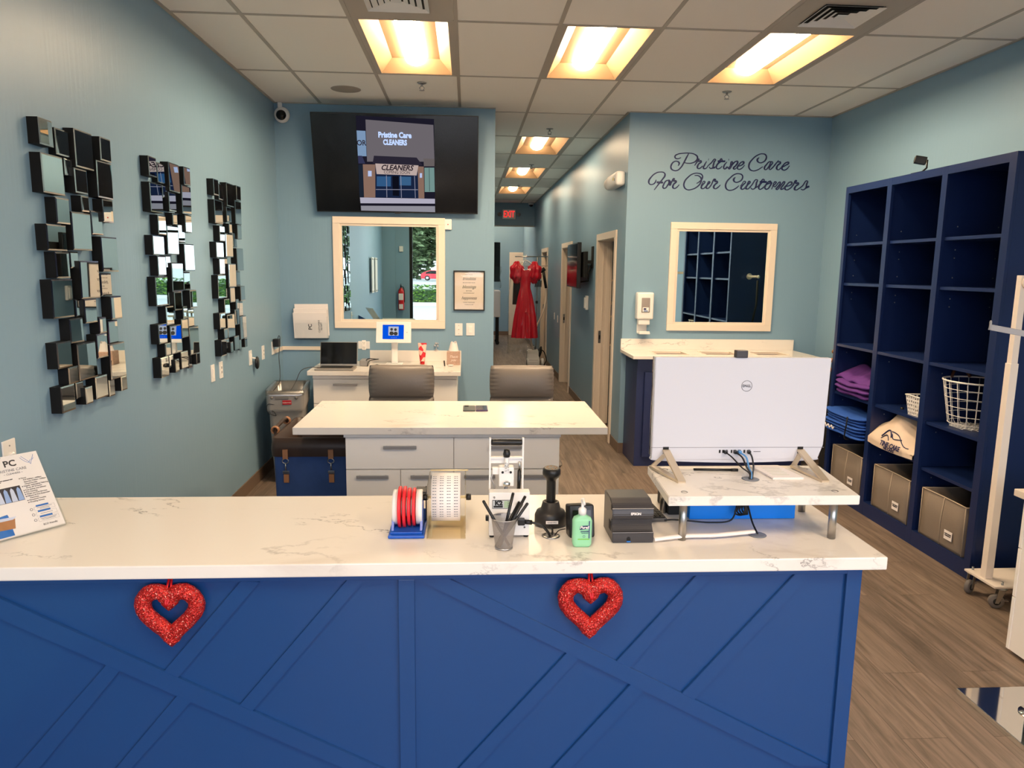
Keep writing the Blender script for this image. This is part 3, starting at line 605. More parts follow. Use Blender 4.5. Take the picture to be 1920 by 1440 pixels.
plate('light_switch', 'cream switch plate on left wall below the middle mosaic mirror, nearer of two', 'switch', 'left', 4.94, 1.035, kind='switch')
plate('data_socket', 'cream data plate on left wall, just beyond the switch under the middle mosaic mirror', 'socket', 'left', 5.105, 1.035, kind='data')
plate('data_socket', 'cream plate on left wall with a dark oval hanging off it', 'socket', 'left', 5.80, 1.035, kind='switch')
plate('data_socket', 'cream data plate on left wall between the oval tag and the black adapter', 'socket', 'left', 6.16, 1.035, kind='data')
plate('wall_socket', 'cream socket plate in the corner that the black adapter is plugged into', 'socket', 'left', 6.47, 1.04, kind='socket')
plate('light_switch', 'cream dimmer plate low on the left wall, half hidden by the flyer stand', 'switch', 'left', 2.745, 1.04, .075, .12, kind='toggle')
t = thing('oval_tag', 'dark oval device hanging from a cream wall plate near the corner', 'device', (XL+.007, 5.86, 1.0))
MB().at(frame((XL+.03, 5.88, .985), (0, 1, 0), (0, 0, 1))).lathe([(.0, -.012), (.03, -.01), (.036, 0), (.03, .01), (0, .012)], (0, 0, 0), 24).done('body', 'black', t)
for v in t.children[0].data.vertices: v.co.z = (v.co.z+.015)*1.45-.015
MB().cyl((XL+.006, 5.84, 1.03), (XL+.028, 5.87, 1.02), .006, 8).done('plug', 'whitep', t)
t = thing('power_adapter', 'black power adapter plugged in the corner with a cable to the laptop', 'power adapter', (XL+.007, 6.47, 1.07))
MB().box(XL+.0105, XL+.06, 6.44, 6.515, 1.05, 1.12, .006).done('adapter_body', 'black', t)
pts = spline([(XL+.05, 6.46, 1.12), (XL+.065, 6.44, 1.15), (XL+.08, 6.42, 1.12), (XL+.08, 6.36, .98), (XL+.10, 6.30, .86), (XL+.14, 6.10, .79), (XL+.11, 5.98, .72), (XL+.12, 5.86, .62), (XL+.17, 5.80, .60), (XL+.18, 5.8, .57), (XL+.12, 5.80, .60), (XL+.12, 5.81, .66), (XL+.2, 5.83, .66), (XL+.27, 5.87, .74), (XL+.31, 5.95, .82), (XL+.33, 6.06, .895), (XL+.38, 6.16, .912), (-1.25, 6.2, .905)], 8)
MB().tube(pts, .0028, 6).done('cable', 'black', t)
# dome camera in the corner
t = thing('dome_camera', 'white dome security camera in the upper left corner beside the television', 'security camera', (-1.625, YB, 3.06))
MB().at(frame((-1.625, YB, 3.055), (1, 0, 0), (0, 0, 1))).lathe([(.062, 0), (.068, .02), (.062, .045), (.05, .055), (.0, .055)], (0, 0, 0), 28).done('housing', 'whitep', t)
MB().at(frame((-1.625, YB-.04, 3.048), (1, 0, 0), (0, 0, 1))).lathe([(.046, 0), (.042, .025), (.026, .043), (.0, .05)], (0, 0, 0), 24).done('lens_ball', 'bglass', t)
MB().box(-1.66, -1.625, YB-.03, YB, 3.10, 3.16, .003).done('mounting_plate', 'whitep', t)
# document holder
t = thing('document_holder', 'clear wall holder stuffed with white papers left of the window', 'document holder', (-1.43, YB, 1.25))
b = MB(); b.box(-1.585, -1.27, YB-.004, YB, 1.09, 1.40).box(-1.565, -1.27, YB-.075, YB-.072, 1.10, 1.30).box(-1.275, -1.27, YB-.075, YB, 1.09, 1.36).box(-1.575, -1.27, YB-.075, YB, 1.085, 1.09)
b.done('tray', 'clear', t)
def sheet(y, z0, z1, dx, lean, nm, ink=False):
    T = frame((-1.425+dx, YB-y, z0), (1, 0, .012), (-.06, -lean, 1)); b = MB().at(T)
    b.box(-.15, .15, 0, z1-z0, -.010, 0, .002)
    if ink:
        b.m(1).at(Matrix.Identity(4)); R = T @ Matrix.Translation((.05, .11, .0005)) @ Matrix.Rotation(PI/2, 4, 'Z')
        b.text('PC', .045, T @ Matrix.Translation((.0, .105, .0005)) @ Matrix.Rotation(PI/2, 4, 'Z'), bold=.001)
        b.text("CUSTOMER'S\nRECEIPT", .020, T @ Matrix.Translation((.09, .11, .0005)) @ Matrix.Rotation(PI/2, 4, 'Z'))
    b.done(nm, ['paper', 'ink'], t)
sheet(.025, 1.12, 1.411, .01, .08, 'paper_stack'); sheet(.055, 1.10, 1.335, .0, .12, 'paper_stack', True)
sheet(.040, 1.10, 1.372, .004, .10, 'paper_stack')

# mosaic mirrors
def mosaic(y, label, first=None):
    loc = (XL, y, 1.74)
    if first: return dup(first, loc, label, group='mosaic mirrors on the left wall')
    t = thing('mosaic_mirror', label, 'mirror', loc, group='mosaic mirrors on the left wall')
    rnd = random.Random(4)
    for k, (y0, z1, y1, z0, lv) in enumerate(TILES):
        d = .045 if lv else .032; b = MB(); X = XL; e = .006; Y0, Y1 = y+y0, y+y1
        b.m(0).box(X+(.0 if lv else 0), X+d-.004, Y0, Y1, z0, z1)
        # bevelled glass, each piece set at its own slight angle
        ty, tz = rnd.uniform(-.012, .012), rnd.uniform(-.012, .012); cy, cz = (Y0+Y1)/2, (z0+z1)/2
        f = lambda yy, zz, o=0: (X+d+ty*(yy-cy)+tz*(zz-cz)+o, yy, zz)
        O = [(Y0, z0), (Y1, z0), (Y1, z1), (Y0, z1)]; I = [(Y0+e, z0+e), (Y1-e, z0+e), (Y1-e, z1-e), (Y0+e, z1-e)]
        for q in range(4):
            r = (q+1) % 4; b.m(2).poly([f(*O[q], -.0025), f(*O[r], -.0025), f(*I[r]), f(*I[q])])
            b.m(0).poly([(X+d-.004, *O[q]), (X+d-.004, *O[r]), f(*O[r], -.0025), f(*O[q], -.0025)])
        b.m(1).poly([f(*q) for q in I])
        b.done('mirror_tile', ['bronze', 'mirror', 'bevel'], t)
    return t
m1 = mosaic(3.05, 'mosaic wall mirror of offset square tiles, closest to the flyer stand')
mosaic(4.035, 'middle one of the three mosaic wall mirrors', m1)
mosaic(5.02, 'mosaic wall mirror farthest from the counter, beside the corner', m1)

# hand sanitizer dispenser
t = thing('sanitizer_dispenser', 'white wall dispenser for hand sanitizer left of the right window', 'dispenser', (1.65, YB, 1.38))
MB().box(1.572, 1.728, YB-.10, YB, 1.30, 1.55, .018, 3, True).done('cover', 'whitep', t)
MB().box(1.612, 1.690, YB-.104, YB-.098, 1.365, 1.50, .004).done('view_window', mat('smoked_plastic', (150, 140, 134), .2), t)
b = MB().m(0).box(1.622, 1.680, YB-.108, YB-.103, 1.372, 1.412, .002).m(1).box(1.630, 1.655, YB-.1095, YB-.1075, 1.390, 1.405).m(2).box(1.632, 1.670, YB-.1095, YB-.1075, 1.377, 1.384)
b.done('label', ['whitep', 'navyink', 'blueink'], t)
MB().box(1.592, 1.70, YB-.085, YB-.02, 1.25, 1.305, .008).done('nozzle', 'whitep', t)
b = MB().box(1.596, 1.69, YB-.012, YB, 1.163, 1.30, .004).box(1.596, 1.70, YB-.11, YB, 1.163, 1.178, .005).box(1.60, 1.696, YB-.11, YB-.1, 1.17, 1.19, .003)
b.done('drip_tray', 'whitep', t)
# emergency light on hall wall
t = thing('emergency_light', 'white emergency light unit high on the hallway wall corner', 'emergency light', (HX1, 7.12, 2.58))
T = frame((HX1, 7.12, 2.59), (0, 1, 0), (0, 0, 1)); 
MB().box(HX1-.09, HX1, 6.90, 7.38, 2.53, 2.66, .03, 3, True).done('body', 'whitep', t)
MB().lathe([(.03, 0), (.058, .03), (.062, .1), (.045, .15), (0, .16)], (HX1-.045, 7.33, 2.595), 20, 'y').done('lamp_head', 'whitep', t)
MB().box(HX1-.092, HX1-.089, 7.02, 7.05, 2.585, 2.61).m(1).box(HX1-.092, HX1-.089, 6.97, 6.985, 2.575, 2.60).done('label', [mat('yellow_sticker', (214, 190, 40), .5), 'black'], t)
# exit sign
t = thing('exit_sign', 'red lettered exit sign on the header at the hallway end', 'exit sign', (.90, YH, 2.92))
MB().box(.755, 1.035, YH-.05, YH, 2.815, 3.015, .006).done('housing', 'whitep', t)
MB().at(Matrix.Identity(4)).text('EXIT', .19, FRONT(.895, YH-.052, 2.912), bold=.004, sx=.62).done('letters', emat('exit_sign_red', (255, 52, 48), 1.1), t)
for s in (-1, 1):
    x = .895+s*.2; b = MB().cyl((x-s*.06, YH-.03, 2.90), (x, YH-.05, 2.91), .008, 8).lathe([(.02, 0), (.04, -.03), (.042, -.05), (0, -.052)], (x+s*.01, YH-.03, 2.91), 14, 'y'); b.done('lamp_head', 'grey', t)
t = thing('dome_camera', 'small white dome camera at the end of the hallway ceiling', 'security camera', (1.40, YH-.1, CZ))
MB().lathe([(.06, 0), (.06, -.035), (.045, -.05)], (1.36, YH-.15, CZ), 20).done('housing', 'whitep', t)
MB().lathe([(.045, -.045), (.035, -.08), (.0, -.092)], (1.36, YH-.15, CZ), 20).done('lens_ball', 'bglass', t)
# hallway television on its bracket
t = thing('hallway_television', 'flat black television on a bracket sticking out into the hallway', 'television', (HX1, 8.85, 1.8))
TT = frame((1.335, 8.93, 1.80), (-.14, 1.0, 0), (.03, 0, 1))
TT = Matrix.Translation((1.325, 9.25, 1.80)) @ Matrix.Rotation(math.radians(-1.8), 4, 'Z')
MB().at(TT).box(-.012, .035, -.56, .56, -.27, .27, .005).done('housing', 'black', t)
MB().at(TT).box(-.0135, -.0122, -.545, .545, -.255, .255).done('screen', 'bglass', t)
b = MB().box(HX1-.012, HX1, 8.50, 8.62, 1.77, 2.02, .003).box(HX1-.07, HX1-.012, 8.54, 8.58, 1.82, 1.86).box(1.365, 1.40, 8.55, 9.2, 1.66, 1.96, .004).tube([(HX1-.02, 8.56, 1.8), (1.40, 8.52, 1.72), (1.42, 8.6, 1.62), (1.36, 8.9, 1.6)], .008, 8)
b.done('wall_bracket', 'blackm', t)
t = thing('thermostat', 'white intercom unit on the hallway wall under the bracket television', 'intercom', (HX1, 8.83, 1.35))
MB().box(HX1-.035, HX1, 8.78, 8.87, 1.27, 1.44, .01).box(HX1-.05, HX1-.03, 8.80, 8.85, 1.29, 1.42, .006).done('body', 'whitep', t)
plate('wall_socket', 'cream plate low on the hallway wall, farther of the pair between doorways', 'socket', 'hall', 12.2, .98, kind='socket')
plate('wall_socket', 'cream plate low on the hallway wall, nearer of the pair between doorways', 'socket', 'hall', 11.75, .96, kind='socket')
# ================================================================ FRONT COUNTER
t = thing('reception_counter', 'long blue reception counter with slanted panelling on its front', 'counter', (-.22, 2.33, 0))
MB().box(XL+.001, 1.2045, 2.052, 2.62, 0, .8695).done('carcass', 'navy', t)
b = MB(); Y0, Y1 = 2.040, 2.052
b.box(XL+.001, 1.158, Y0, Y1, .845, .869, .0015).box(XL+.001, 1.158, Y0, Y1, .0, .13, .0015).box(-.200, -.153, Y0, Y1, .13, .845, .0015).box(1.158, 1.205, Y0, Y1, .0, .869, .0015)
def strip(q, dy_=.0022):
    (ax, az), (bx, bz), (cx, cz_), (dx, dz) = q
    b.prism([(ax, az), (bx, bz), (cx, cz_), (dx, dz)], Y0+dy_, Y1, 'y', .001)
def ext(a, c, z):   # extend a->c down to height z
    k = (z-a[1])/(c[1]-a[1]); return (a[0]+(c[0]-a[0])*k, z)
q = BAT[0]; a1 = (XL+.001, q[0][1] + (XL-q[0][0])*(q[1][1]-q[0][1])/(q[1][0]-q[0][0])); a2 = (XL+.001, q[3][1] + (XL-q[3][0])*(q[2][1]-q[3][1])/(q[2][0]-q[3][0]))
e1 = ext(q[0], q[1], .12); e2 = ext(q[3], q[2], .12)
b.prism([a1, (-.199, q[0][1] + (-.199-q[0][0])*(q[1][1]-q[0][1])/(q[1][0]-q[0][0])), (-.199, q[3][1] + (-.199-q[3][0])*(q[2][1]-q[3][1])/(q[2][0]-q[3][0])), a2], Y0+.0008, Y1, 'y', .001)
for k in (1, 2): strip(BAT[k])
for k in (3, 4, 8, 9):
    q = BAT[k]; b.prism([q[0], ext(q[0], q[1], .125), ext(q[3], q[2], .125), q[3]], Y0+.0022, Y1, 'y', .001)
strip(BAT[5], .0012); strip(BAT[6]); strip(BAT[7])
b.done('panelling', 'navy', t)
t = MB().box(XL, 1.262, 2.008, 2.645, .870, .91, .004).done('marble_countertop', 'marble', loc=(-.22, 2.33, .87))
tag(t, 'white marble worktop lying on the blue reception counter', 'countertop')

# glitter hearts
def heart(x, z, label):
    t = thing('heart_ornament', label, 'heart ornament', (x, 2.02, z), group='glitter hearts hanging on the counter')
    pts = []
    for k in range(44):
        a = 2*PI*k/44; hx = 16*math.sin(a)**3; hz = 13*math.cos(a)-5*math.cos(2*a)-2*math.cos(3*a)-math.cos(4*a)
        pts.append((x+hx*.0047, 2.021, z+(hz+2.2)*.0050))
    b = MB().tube(pts, .0235, 14, closed=True, up=(0, 1, 0), flat=.8)
    rn = random.Random(int(x*100)); 
    for v in b.bm.verts: v.co += Vector((rn.uniform(-1, 1), rn.uniform(-1, 1), rn.uniform(-1, 1)))*.0011
    for f in b.bm.faces: f.smooth = False
    b.done('wreath', 'glitter', t)
    b = MB()
    for s in (-1, 1): b.tube([(x+s*.003, 2.04, .868), (x+s*.006, 2.018, z+.075), (x+s*.003, 1.998, z+.045), (x, 1.997, z+.036)], .0035, 6, flat=.4)
    b.done('ribbon', 'ribbon', t)
heart(-.848, .757, 'red glitter heart hanging on the counter front, the one nearer the flyer stand')
heart(.367, .758, 'red glitter heart hanging on the counter front beneath the pen cup')

# ================================================================ ISLAND
t = thing('island_cabinet', 'white drawer island between the counter and the leather chairs', 'cabinet', (-.07, 4.2, 0))
MB().box(-.655, .509, 3.90, 4.50, .06, .868).box(-.63, .48, 3.93, 4.48, 0, .06).done('carcass', 'white', t)
def drawer(t, x0, x1, z0, z1, y, hx0, hx1, hz, mt='white'):
    d = MB().box(x0+.002, x1-.002, y-.02, y, z0+.002, z1-.002, .0015).done('drawer', mt, t)
    MB().box(hx0, hx1, y-.045, y-.033, hz-.009, hz+.009, .002).box(hx0+.01, hx0+.02, y-.034, y-.02, hz-.006, hz+.006).box(hx1-.02, hx1-.01, y-.034, y-.02, hz-.006, hz+.006).done('handle', 'grey', d)
MB().box(-.66, .512, 3.865, 3.90, .845, .868, .002).done('top_rail', 'white', t)
yf = 3.90
drawer(t, -.655, -.071, .53+.135, .842, yf, -.45, -.272, .79)
drawer(t, -.071, .509, .53+.135, .842, yf, .12, .30, .79)
for x0, x1, a, c in ((-.655, -.360, -.596, -.424), (-.360, -.071, -.305, -.136), (-.071, .22, -.015, .155), (.22, .509, .28, .45)): drawer(t, x0, x1, .37, .662, yf, a, c, .626)
for x0, x1, a, c in ((-.655, -.071, -.45, -.272), (-.071, .509, .12, .30)): drawer(t, x0, x1, .07, .367, yf, a, c, .33)
o = MB().box(-.918, .760, 3.82, 4.61, .870, .91, .004).done('marble_countertop', 'marble', loc=(-.07, 4.2, .87)); tag(o, 'white marble slab on the drawer island', 'countertop')
def phone(x, y, mt, label):
    t = thing('smartphone', label, 'phone', (x, y, .911), group='phones on the island')
    MB().box(x-.036, x+.036, y-.075, y+.075, .911, .919, .003, 3).done('body', mt, t)
    return t
p = phone(.013, 4.335, mat('grey_phone_case', (84, 88, 84), .3), 'grey phone on the island, touching the purple-edged phone')
MB().box(-.015, .010, 4.365, 4.405, .919, .9215, .002).done('camera_bump', 'black', p)
p = phone(.088, 4.335, mat('purple_phone_case', (84, 66, 104), .3), 'dark phone with purple edge on the island')
MB().box(.056, .120, 4.265, 4.405, .919, .9198).done('screen', mat('phone_glass', (58, 62, 78), .1), p)

# ================================================================ BACK DESK
t = thing('back_desk', 'white drawer desk against the wall under the television', 'desk', (-.69, 6.45, 0))
MB().box(-1.30, -.085, 6.20, YB-.009, .06, .845).box(-1.28, -.1, 6.23, YB-.009, 0, .06).done('carcass', 'white', t)
MB().box(-1.30, -.085, 6.172, 6.20, .815, .845, .002).done('top_rail', 'white', t)
for x0, x1, a, c, z0, z1 in ((-1.30, -.69, -1.13, -.93, .60, .81), (-.69, -.085, -.5, -.3, .60, .81), (-1.30, -.99, -1.22, -1.08, .33, .597), (-.99, -.69, -.91, -.77, .33, .597), (-.69, -.39, -.61, -.47, .33, .597), (-.39, -.085, -.31, -.17, .33, .597), (-1.30, -.69, -1.13, -.93, .065, .327), (-.69, -.085, -.5, -.3, .065, .327)):
    drawer(t, x0, x1, z0, z1, 6.20, a, c, z1-.045)
o = MB().box(-1.335, -.055, 6.125, YB-.001, .847, .885, .003).box(-.90, -.055, YB-.022, YB-.001, .885, .988, .003).done('marble_countertop', 'marble', loc=(-.69, 6.45, .847)); tag(o, 'white marble top with backsplash on the desk below the television', 'countertop')
DT = .886
# laptop
t = thing('laptop', 'open silver laptop with black screen on the back desk', 'laptop', (-1.11, 6.3, DT))
b = MB().box(-1.275, -.955, 6.13, 6.35, DT, DT+.016, .004).done('base', mat('laptop_silver', (176, 168, 158), .35, metal=.5), t)
b = MB().box(-1.25, -.98, 6.20, 6.33, DT+.016, DT+.018).done('keyboard', 'black', t)
T = frame((-1.11, 6.345, DT+.018), (1, 0, 0), (0, .22, 1))
MB().at(T).box(-.16, .16, 0, .205, -.006, 0, .003).done('lid', mat('laptop_lid', (150, 146, 142), .35, metal=.5), t)
MB().at(T).box(-.155, .155, .014, .2, .0, .0012).done('screen', 'bglass', t)
# card machine and mouse beside the laptop
t = thing('card_reader', 'small grey box with black cables beside the laptop', 'device', (-.88, 6.52, DT))
MB().box(-.945, -.875, 6.44, 6.6, DT, DT+.05, .006).done('body', 'grey', t)
MB().tube(spline([(-.89, 6.45, DT+.05), (-.86, 6.42, DT+.07), (-.80, 6.45, DT+.062), (-.79, 6.5, DT+.055), (-.86, 6.46, DT+.045), (-.875, 6.42, DT+.004)], 6), .004, 6).done('cable', 'black', t)
t = thing('computer_mouse', 'black computer mouse on the back desk behind the left chair', 'mouse', (-.77, 6.3, DT))
MB().lathe([(.0, .0), (.03, .0), (.032, .012), (.022, .028), (.0, .033)], (-.78, 6.33, DT), 18).done('body', 'black', t)
# tablet on a stand
t = thing('tablet_kiosk', 'white tablet kiosk with glowing blue screen on the back desk', 'tablet stand', (-.655, 6.58, DT))
MB().box(-.73, -.58, 6.50, 6.66, DT, DT+.008, .003).box(-.68, -.622, 6.57, 6.60, DT+.008, 1.14, .006).m(1).box(-.672, -.630, 6.568, 6.5705, DT+.03, 1.10).done('stand', ['whitep', 'white'], t)
T = frame((-.655, 6.545, 1.178), (1, 0, .0), (0, .28, 1))
MB().at(T).box(-.155, .155, -.095, .095, -.016, .0, .006).done('enclosure', 'whitep', t)
b = MB().m(0).at(T); b.box(-.097, .090, -.062, .068, 0, .001).m(1).box(-.046, .044, -.03, .052, .001, .0014)
b.m(2)
rn = random.Random(3)
for x_, y_, w_, h_ in ((-.018, .026, .012, .013), (.016, .024, .012, .013), (-.018, -.010, .019, .018), (.018, -.012, .018, .017)):
    b.prism([(x_+w_*math.cos(q_*PI/8), y_+h_*math.sin(q_*PI/8)) for q_ in range(16)], .0014, .0016, 'z')
b.m(1)
for k in range(4): b.box(-.02+.014*k, -.015+.014*k, -.05, -.047, .001, .0013)
b.done('screen', ['screenblue', emat('tablet_picture_light', (196, 200, 214), .8), mat('tablet_picture_dark', (20, 24, 34), .5)], t)
MB().at(T).lathe([(0, 0), (.004, 0), (.004, .001), (0, .001)], (.118, 0, 0), 12).done('home_button', 'grey', t)
# cream tube, crystal, tissue box
t = thing('cream_tube', 'red and green tube of cream standing on the back desk', 'tube', (-.405, 6.6, DT))
MB().lathe([(.02, 0), (.021, .028)], (-.405, 6.6, DT), 18).done('cap', 'red', t)
m = mat('tube_print', (214, 60, 60), .4); n = m.node_tree; v = n.nodes.new('ShaderNodeTexVoronoi'); v.inputs['Scale'].default_value = 26; tt = n.nodes.new('ShaderNodeTexCoord'); n.links.new(tt.outputs['Object'], v.inputs['Vector'])
r = n.nodes.new('ShaderNodeValToRGB'); r.color_ramp.interpolation = 'CONSTANT'; r.color_ramp.elements[0].color = lin((206, 40, 48)) + (1,); r.color_ramp.elements[1].position = .52; r.color_ramp.elements[1].color = lin((236, 196, 180)) + (1,); q = r.color_ramp.elements.new(.75); q.color = lin((150, 190, 160)) + (1,)
n.links.new(v.outputs['Color'], r.inputs[0]); n.links.new(r.outputs[0], n.nodes['Principled BSDF'].inputs['Base Color'])
b = MB(); b.grid(20, 8, lambda u, w: (-.405+math.cos(2*PI*u)*(.023+.017*w), 6.6+math.sin(2*PI*u)*(.023*(1-w)+.002), DT+.028+w*.165), True)
b.done('tube_body', m, t)
t = thing('crystal_figurine', 'tiny crystal figurine on the backsplash edge beside the cream tube', 'figurine', (-.29, YB-.012, .989))
b = MB().lathe([(.02, 0), (.022, .006), (.005, .012), (.004, .03)], (-.287, YB-.0115, .989), 8)
for dx, dz, r in ((-.014, .045, .012), (.012, .042, .012), (-.004, .065, .014), (.014, .066, .010)): b.lathe([(0, -r), (r, -r*.2), (r*.6, r*.7), (0, r)], (-.287+dx, YB-.014, .989+dz), 6)
for f in b.bm.faces: f.smooth = False
b.done('crystal', mat('crystal_glass', (230, 232, 236), .03, metal=.6), t)
t = thing('tissue_box', 'patterned tissue box with a tissue sticking out on the back desk', 'tissue box', (-.123, 6.6, DT))
MB().box(-.183, -.065, 6.55, 6.665, DT, DT+.12, .003).m(1).text('Thank\nyou', .03, FRONT(-.124, 6.549, DT+.06), shear=.4).done('carton', [mat('tissue_carton', (182, 150, 132), .6, var=(60, .3)), 'paper'], t)
b = MB(); b.grid(16, 6, lambda u, w: (-.124+math.cos(2*PI*u)*(.045-.02*w+.006*math.sin(6*PI*u)), 6.607+math.sin(2*PI*u)*(.02-.008*w), DT+.12+w*(.08+.012*math.sin(4*PI*u))), True); b.done('tissue', 'paper', t)
t = thing('ring_dish', 'small white dish with a black pin beside the tissue box', 'dish', (-.16, 6.45, DT))
MB().lathe([(.0, .002), (.018, .002), (.026, .012), (.024, .012), (.015, .006), (0, .006)], (-.145, 6.47, DT), 20, caps=False).done('dish', 'whitep', t)
MB().cyl((-.20, 6.47, DT), (-.205, 6.47, DT+.05), .006, 8).done('pin', 'black', t)

# ================================================================ BINS AND BASKETS ON THE LEFT
TB = thing('trash_bin', 'tall slim grey trash bin with liner between wall and back desk', 'trash bin', (-1.485, 6.11, 0), math.radians(7))
def slim(b, x, y, z0, z1, w0, d0, w1, d1, th=0):
    def ring(w, d, z): return [(x+sx*(w/2), y+sy*(d/2), z) for sx, sy in ((-1, -1), (1, -1), (1, 1), (-1, 1))]
    return ring(w0, d0, z0), ring(w1, d1, z1)
b = MB(); prof = [(0, .22, .44), (.60, .262, .535), (.60, .285, .56), (.615, .292, .566), (.75, .296, .57), (.76, .29, .564)]
rings = []
def rr(w, d, z, n=6, rad=.035):
    out = []
    for cx, cy, a0 in ((w/2-rad, d/2-rad, 0), (-w/2+rad, d/2-rad, PI/2), (-w/2+rad, -d/2+rad, PI), (w/2-rad, -d/2+rad, 1.5*PI)):
        for k in range(n+1): a = a0+PI/2*k/n; out.append((cx+rad*math.cos(a), cy+rad*math.sin(a), z))
    return out
def loft(b, secs, caps=(True, False), smooth=True):
    R = [[b.bm.verts.new(b.T @ Vector(p)) for p in s] for s in secs]; n = len(R[0])
    for a, c in zip(R, R[1:]):
        for k in range(n): f = b.bm.faces.new((a[k], a[(k+1) % n], c[(k+1) % n], c[k])); f.smooth = smooth; f.material_index = b.mi
    if caps[0]: b.bm.faces.new(R[0][::-1]).material_index = b.mi
    if caps[1]: b.bm.faces.new(R[-1]).material_index = b.mi
    return b
secs = [rr(w, d, z) for z, w, d in prof] + [rr(.262, .535, .76), rr(.21, .42, .03)]
loft(b, secs, (True, True), False); b.done('bin_body', 'binGrey', TB, local=True)
b = MB().at(Matrix.Identity(4)); b.box(-.02, .05, -.288, -.283, .655, .69, .002).m(1); b.text('Rubbermaid', .013, frame((.014, -.2886, .672), (1, 0, 0), (0, 0, 1)))
b.done('badge', [mat('badge_red', (170, 24, 36), .4), 'paper'], TB, local=True)
b = MB()
for pts in ([(-.07, -.254, .05), (-.07, -.268, .46), (-.055, -.272, .50), (.06, -.272, .50), (.075, -.268, .46), (.075, -.254, .05)],): b.tube(pts, .004, 6)
b.box(-.075, .03, -.289, -.284, .70, .725, .004).lathe([(0, 0), (.014, 0), (.014, -.004), (0, -.004)], (.09, -.285, .712), 14, 'y').lathe([(0, 0), (.011, 0), (.011, -.004), (0, -.004)], (-.10, -.285, .712), 14, 'y')
b.done('moulded_ribs', mat('bin_rib_plastic', (112, 110, 108), .5), TB, local=True)
b = MB(); rn = random.Random(2)
def lin_sec(w, d, z, j): return [(x*(1+rn.uniform(-j, j)), y*(1+rn.uniform(-j, j)), z+rn.uniform(-j, j)*.2) for x, y, _ in rr(w, d, z)]
loft(b, [lin_sec(.303, .577, .728, .01), lin_sec(.300, .573, .768, .012), lin_sec(.25, .52, .765, .012), lin_sec(.235, .49, .60, .06), lin_sec(.2, .42, .3, .06)], (False, True))
b.done('liner', clear('liner_film', (214, 210, 204), .22, .3), TB, local=True)
# laundry hamper
HB = thing('laundry_hamper', 'navy canvas laundry hamper with brown trim tucked under the island end', 'laundry hamper', (-.905, 4.5, 0))
x0, x1, y0, y1 = -1.125, -.69, 4.20, 4.80
b = MB().at(Matrix.Translation((-.9075, 4.5, 0)))
s = [rr(.42, .58, .03, 4, .03), rr(.435, .60, .70, 4, .03), rr(.425, .59, .70, 4, .03), rr(.41, .57, .05, 4, .03)]
loft(b, s, (True, True), False); b.done('canvas_body', 'denim', HB)
b = MB().at(Matrix.Translation((-.9075, 4.5, 0)))
sec = [rr(.455, .62, .655, 4, .035), rr(.462, .63, .70, 4, .035), rr(.448, .616, .765, 4, .035), rr(.415, .58, .765, 4, .035), rr(.405, .57, .60, 4, .03)]
loft(b, sec, (False, False)); b.done('leather_trim', 'brown', HB)
for x in (-1.05, -.79):
    b = MB().box(x-.015, x+.015, 4.176, 4.190, .645, .70, .002).box(x-.015, x+.015, 4.186, 4.2, .50, .55, .002); st = b.done('buckle_strap', 'tan', HB)
    b = MB().tube([(x+.018*math.cos(a), 4.18, .632+.014*math.sin(a)) for a in [2*PI*k/12 for k in range(12)]], .0028, 6, closed=True).cyl((x, 4.18, .618), (x, 4.184, .575), .004, 8).box(x-.018, x+.018, 4.182, 4.19, .555, .572, .001)
    b.done('clasp', 'steel', st)
b = MB().tube(spline([(-1.128, 4.30, .75), (-1.14, 4.34, .79), (-1.14, 4.45, .80), (-1.14, 4.58, .80), (-1.128, 4.62, .75)], 6), .012, 8); b.done('grip', 'brown', HB)
b = MB()
for y in (4.32, 4.60): b.tube([(-1.138+.02*math.cos(a), y+.0, .785+.02*math.sin(a)) for a in [2*PI*k/12 for k in range(12)]], .006, 6, closed=True, up=(0, 1, 0), flat=3)
b.done('grip_loop', 'tan', HB)

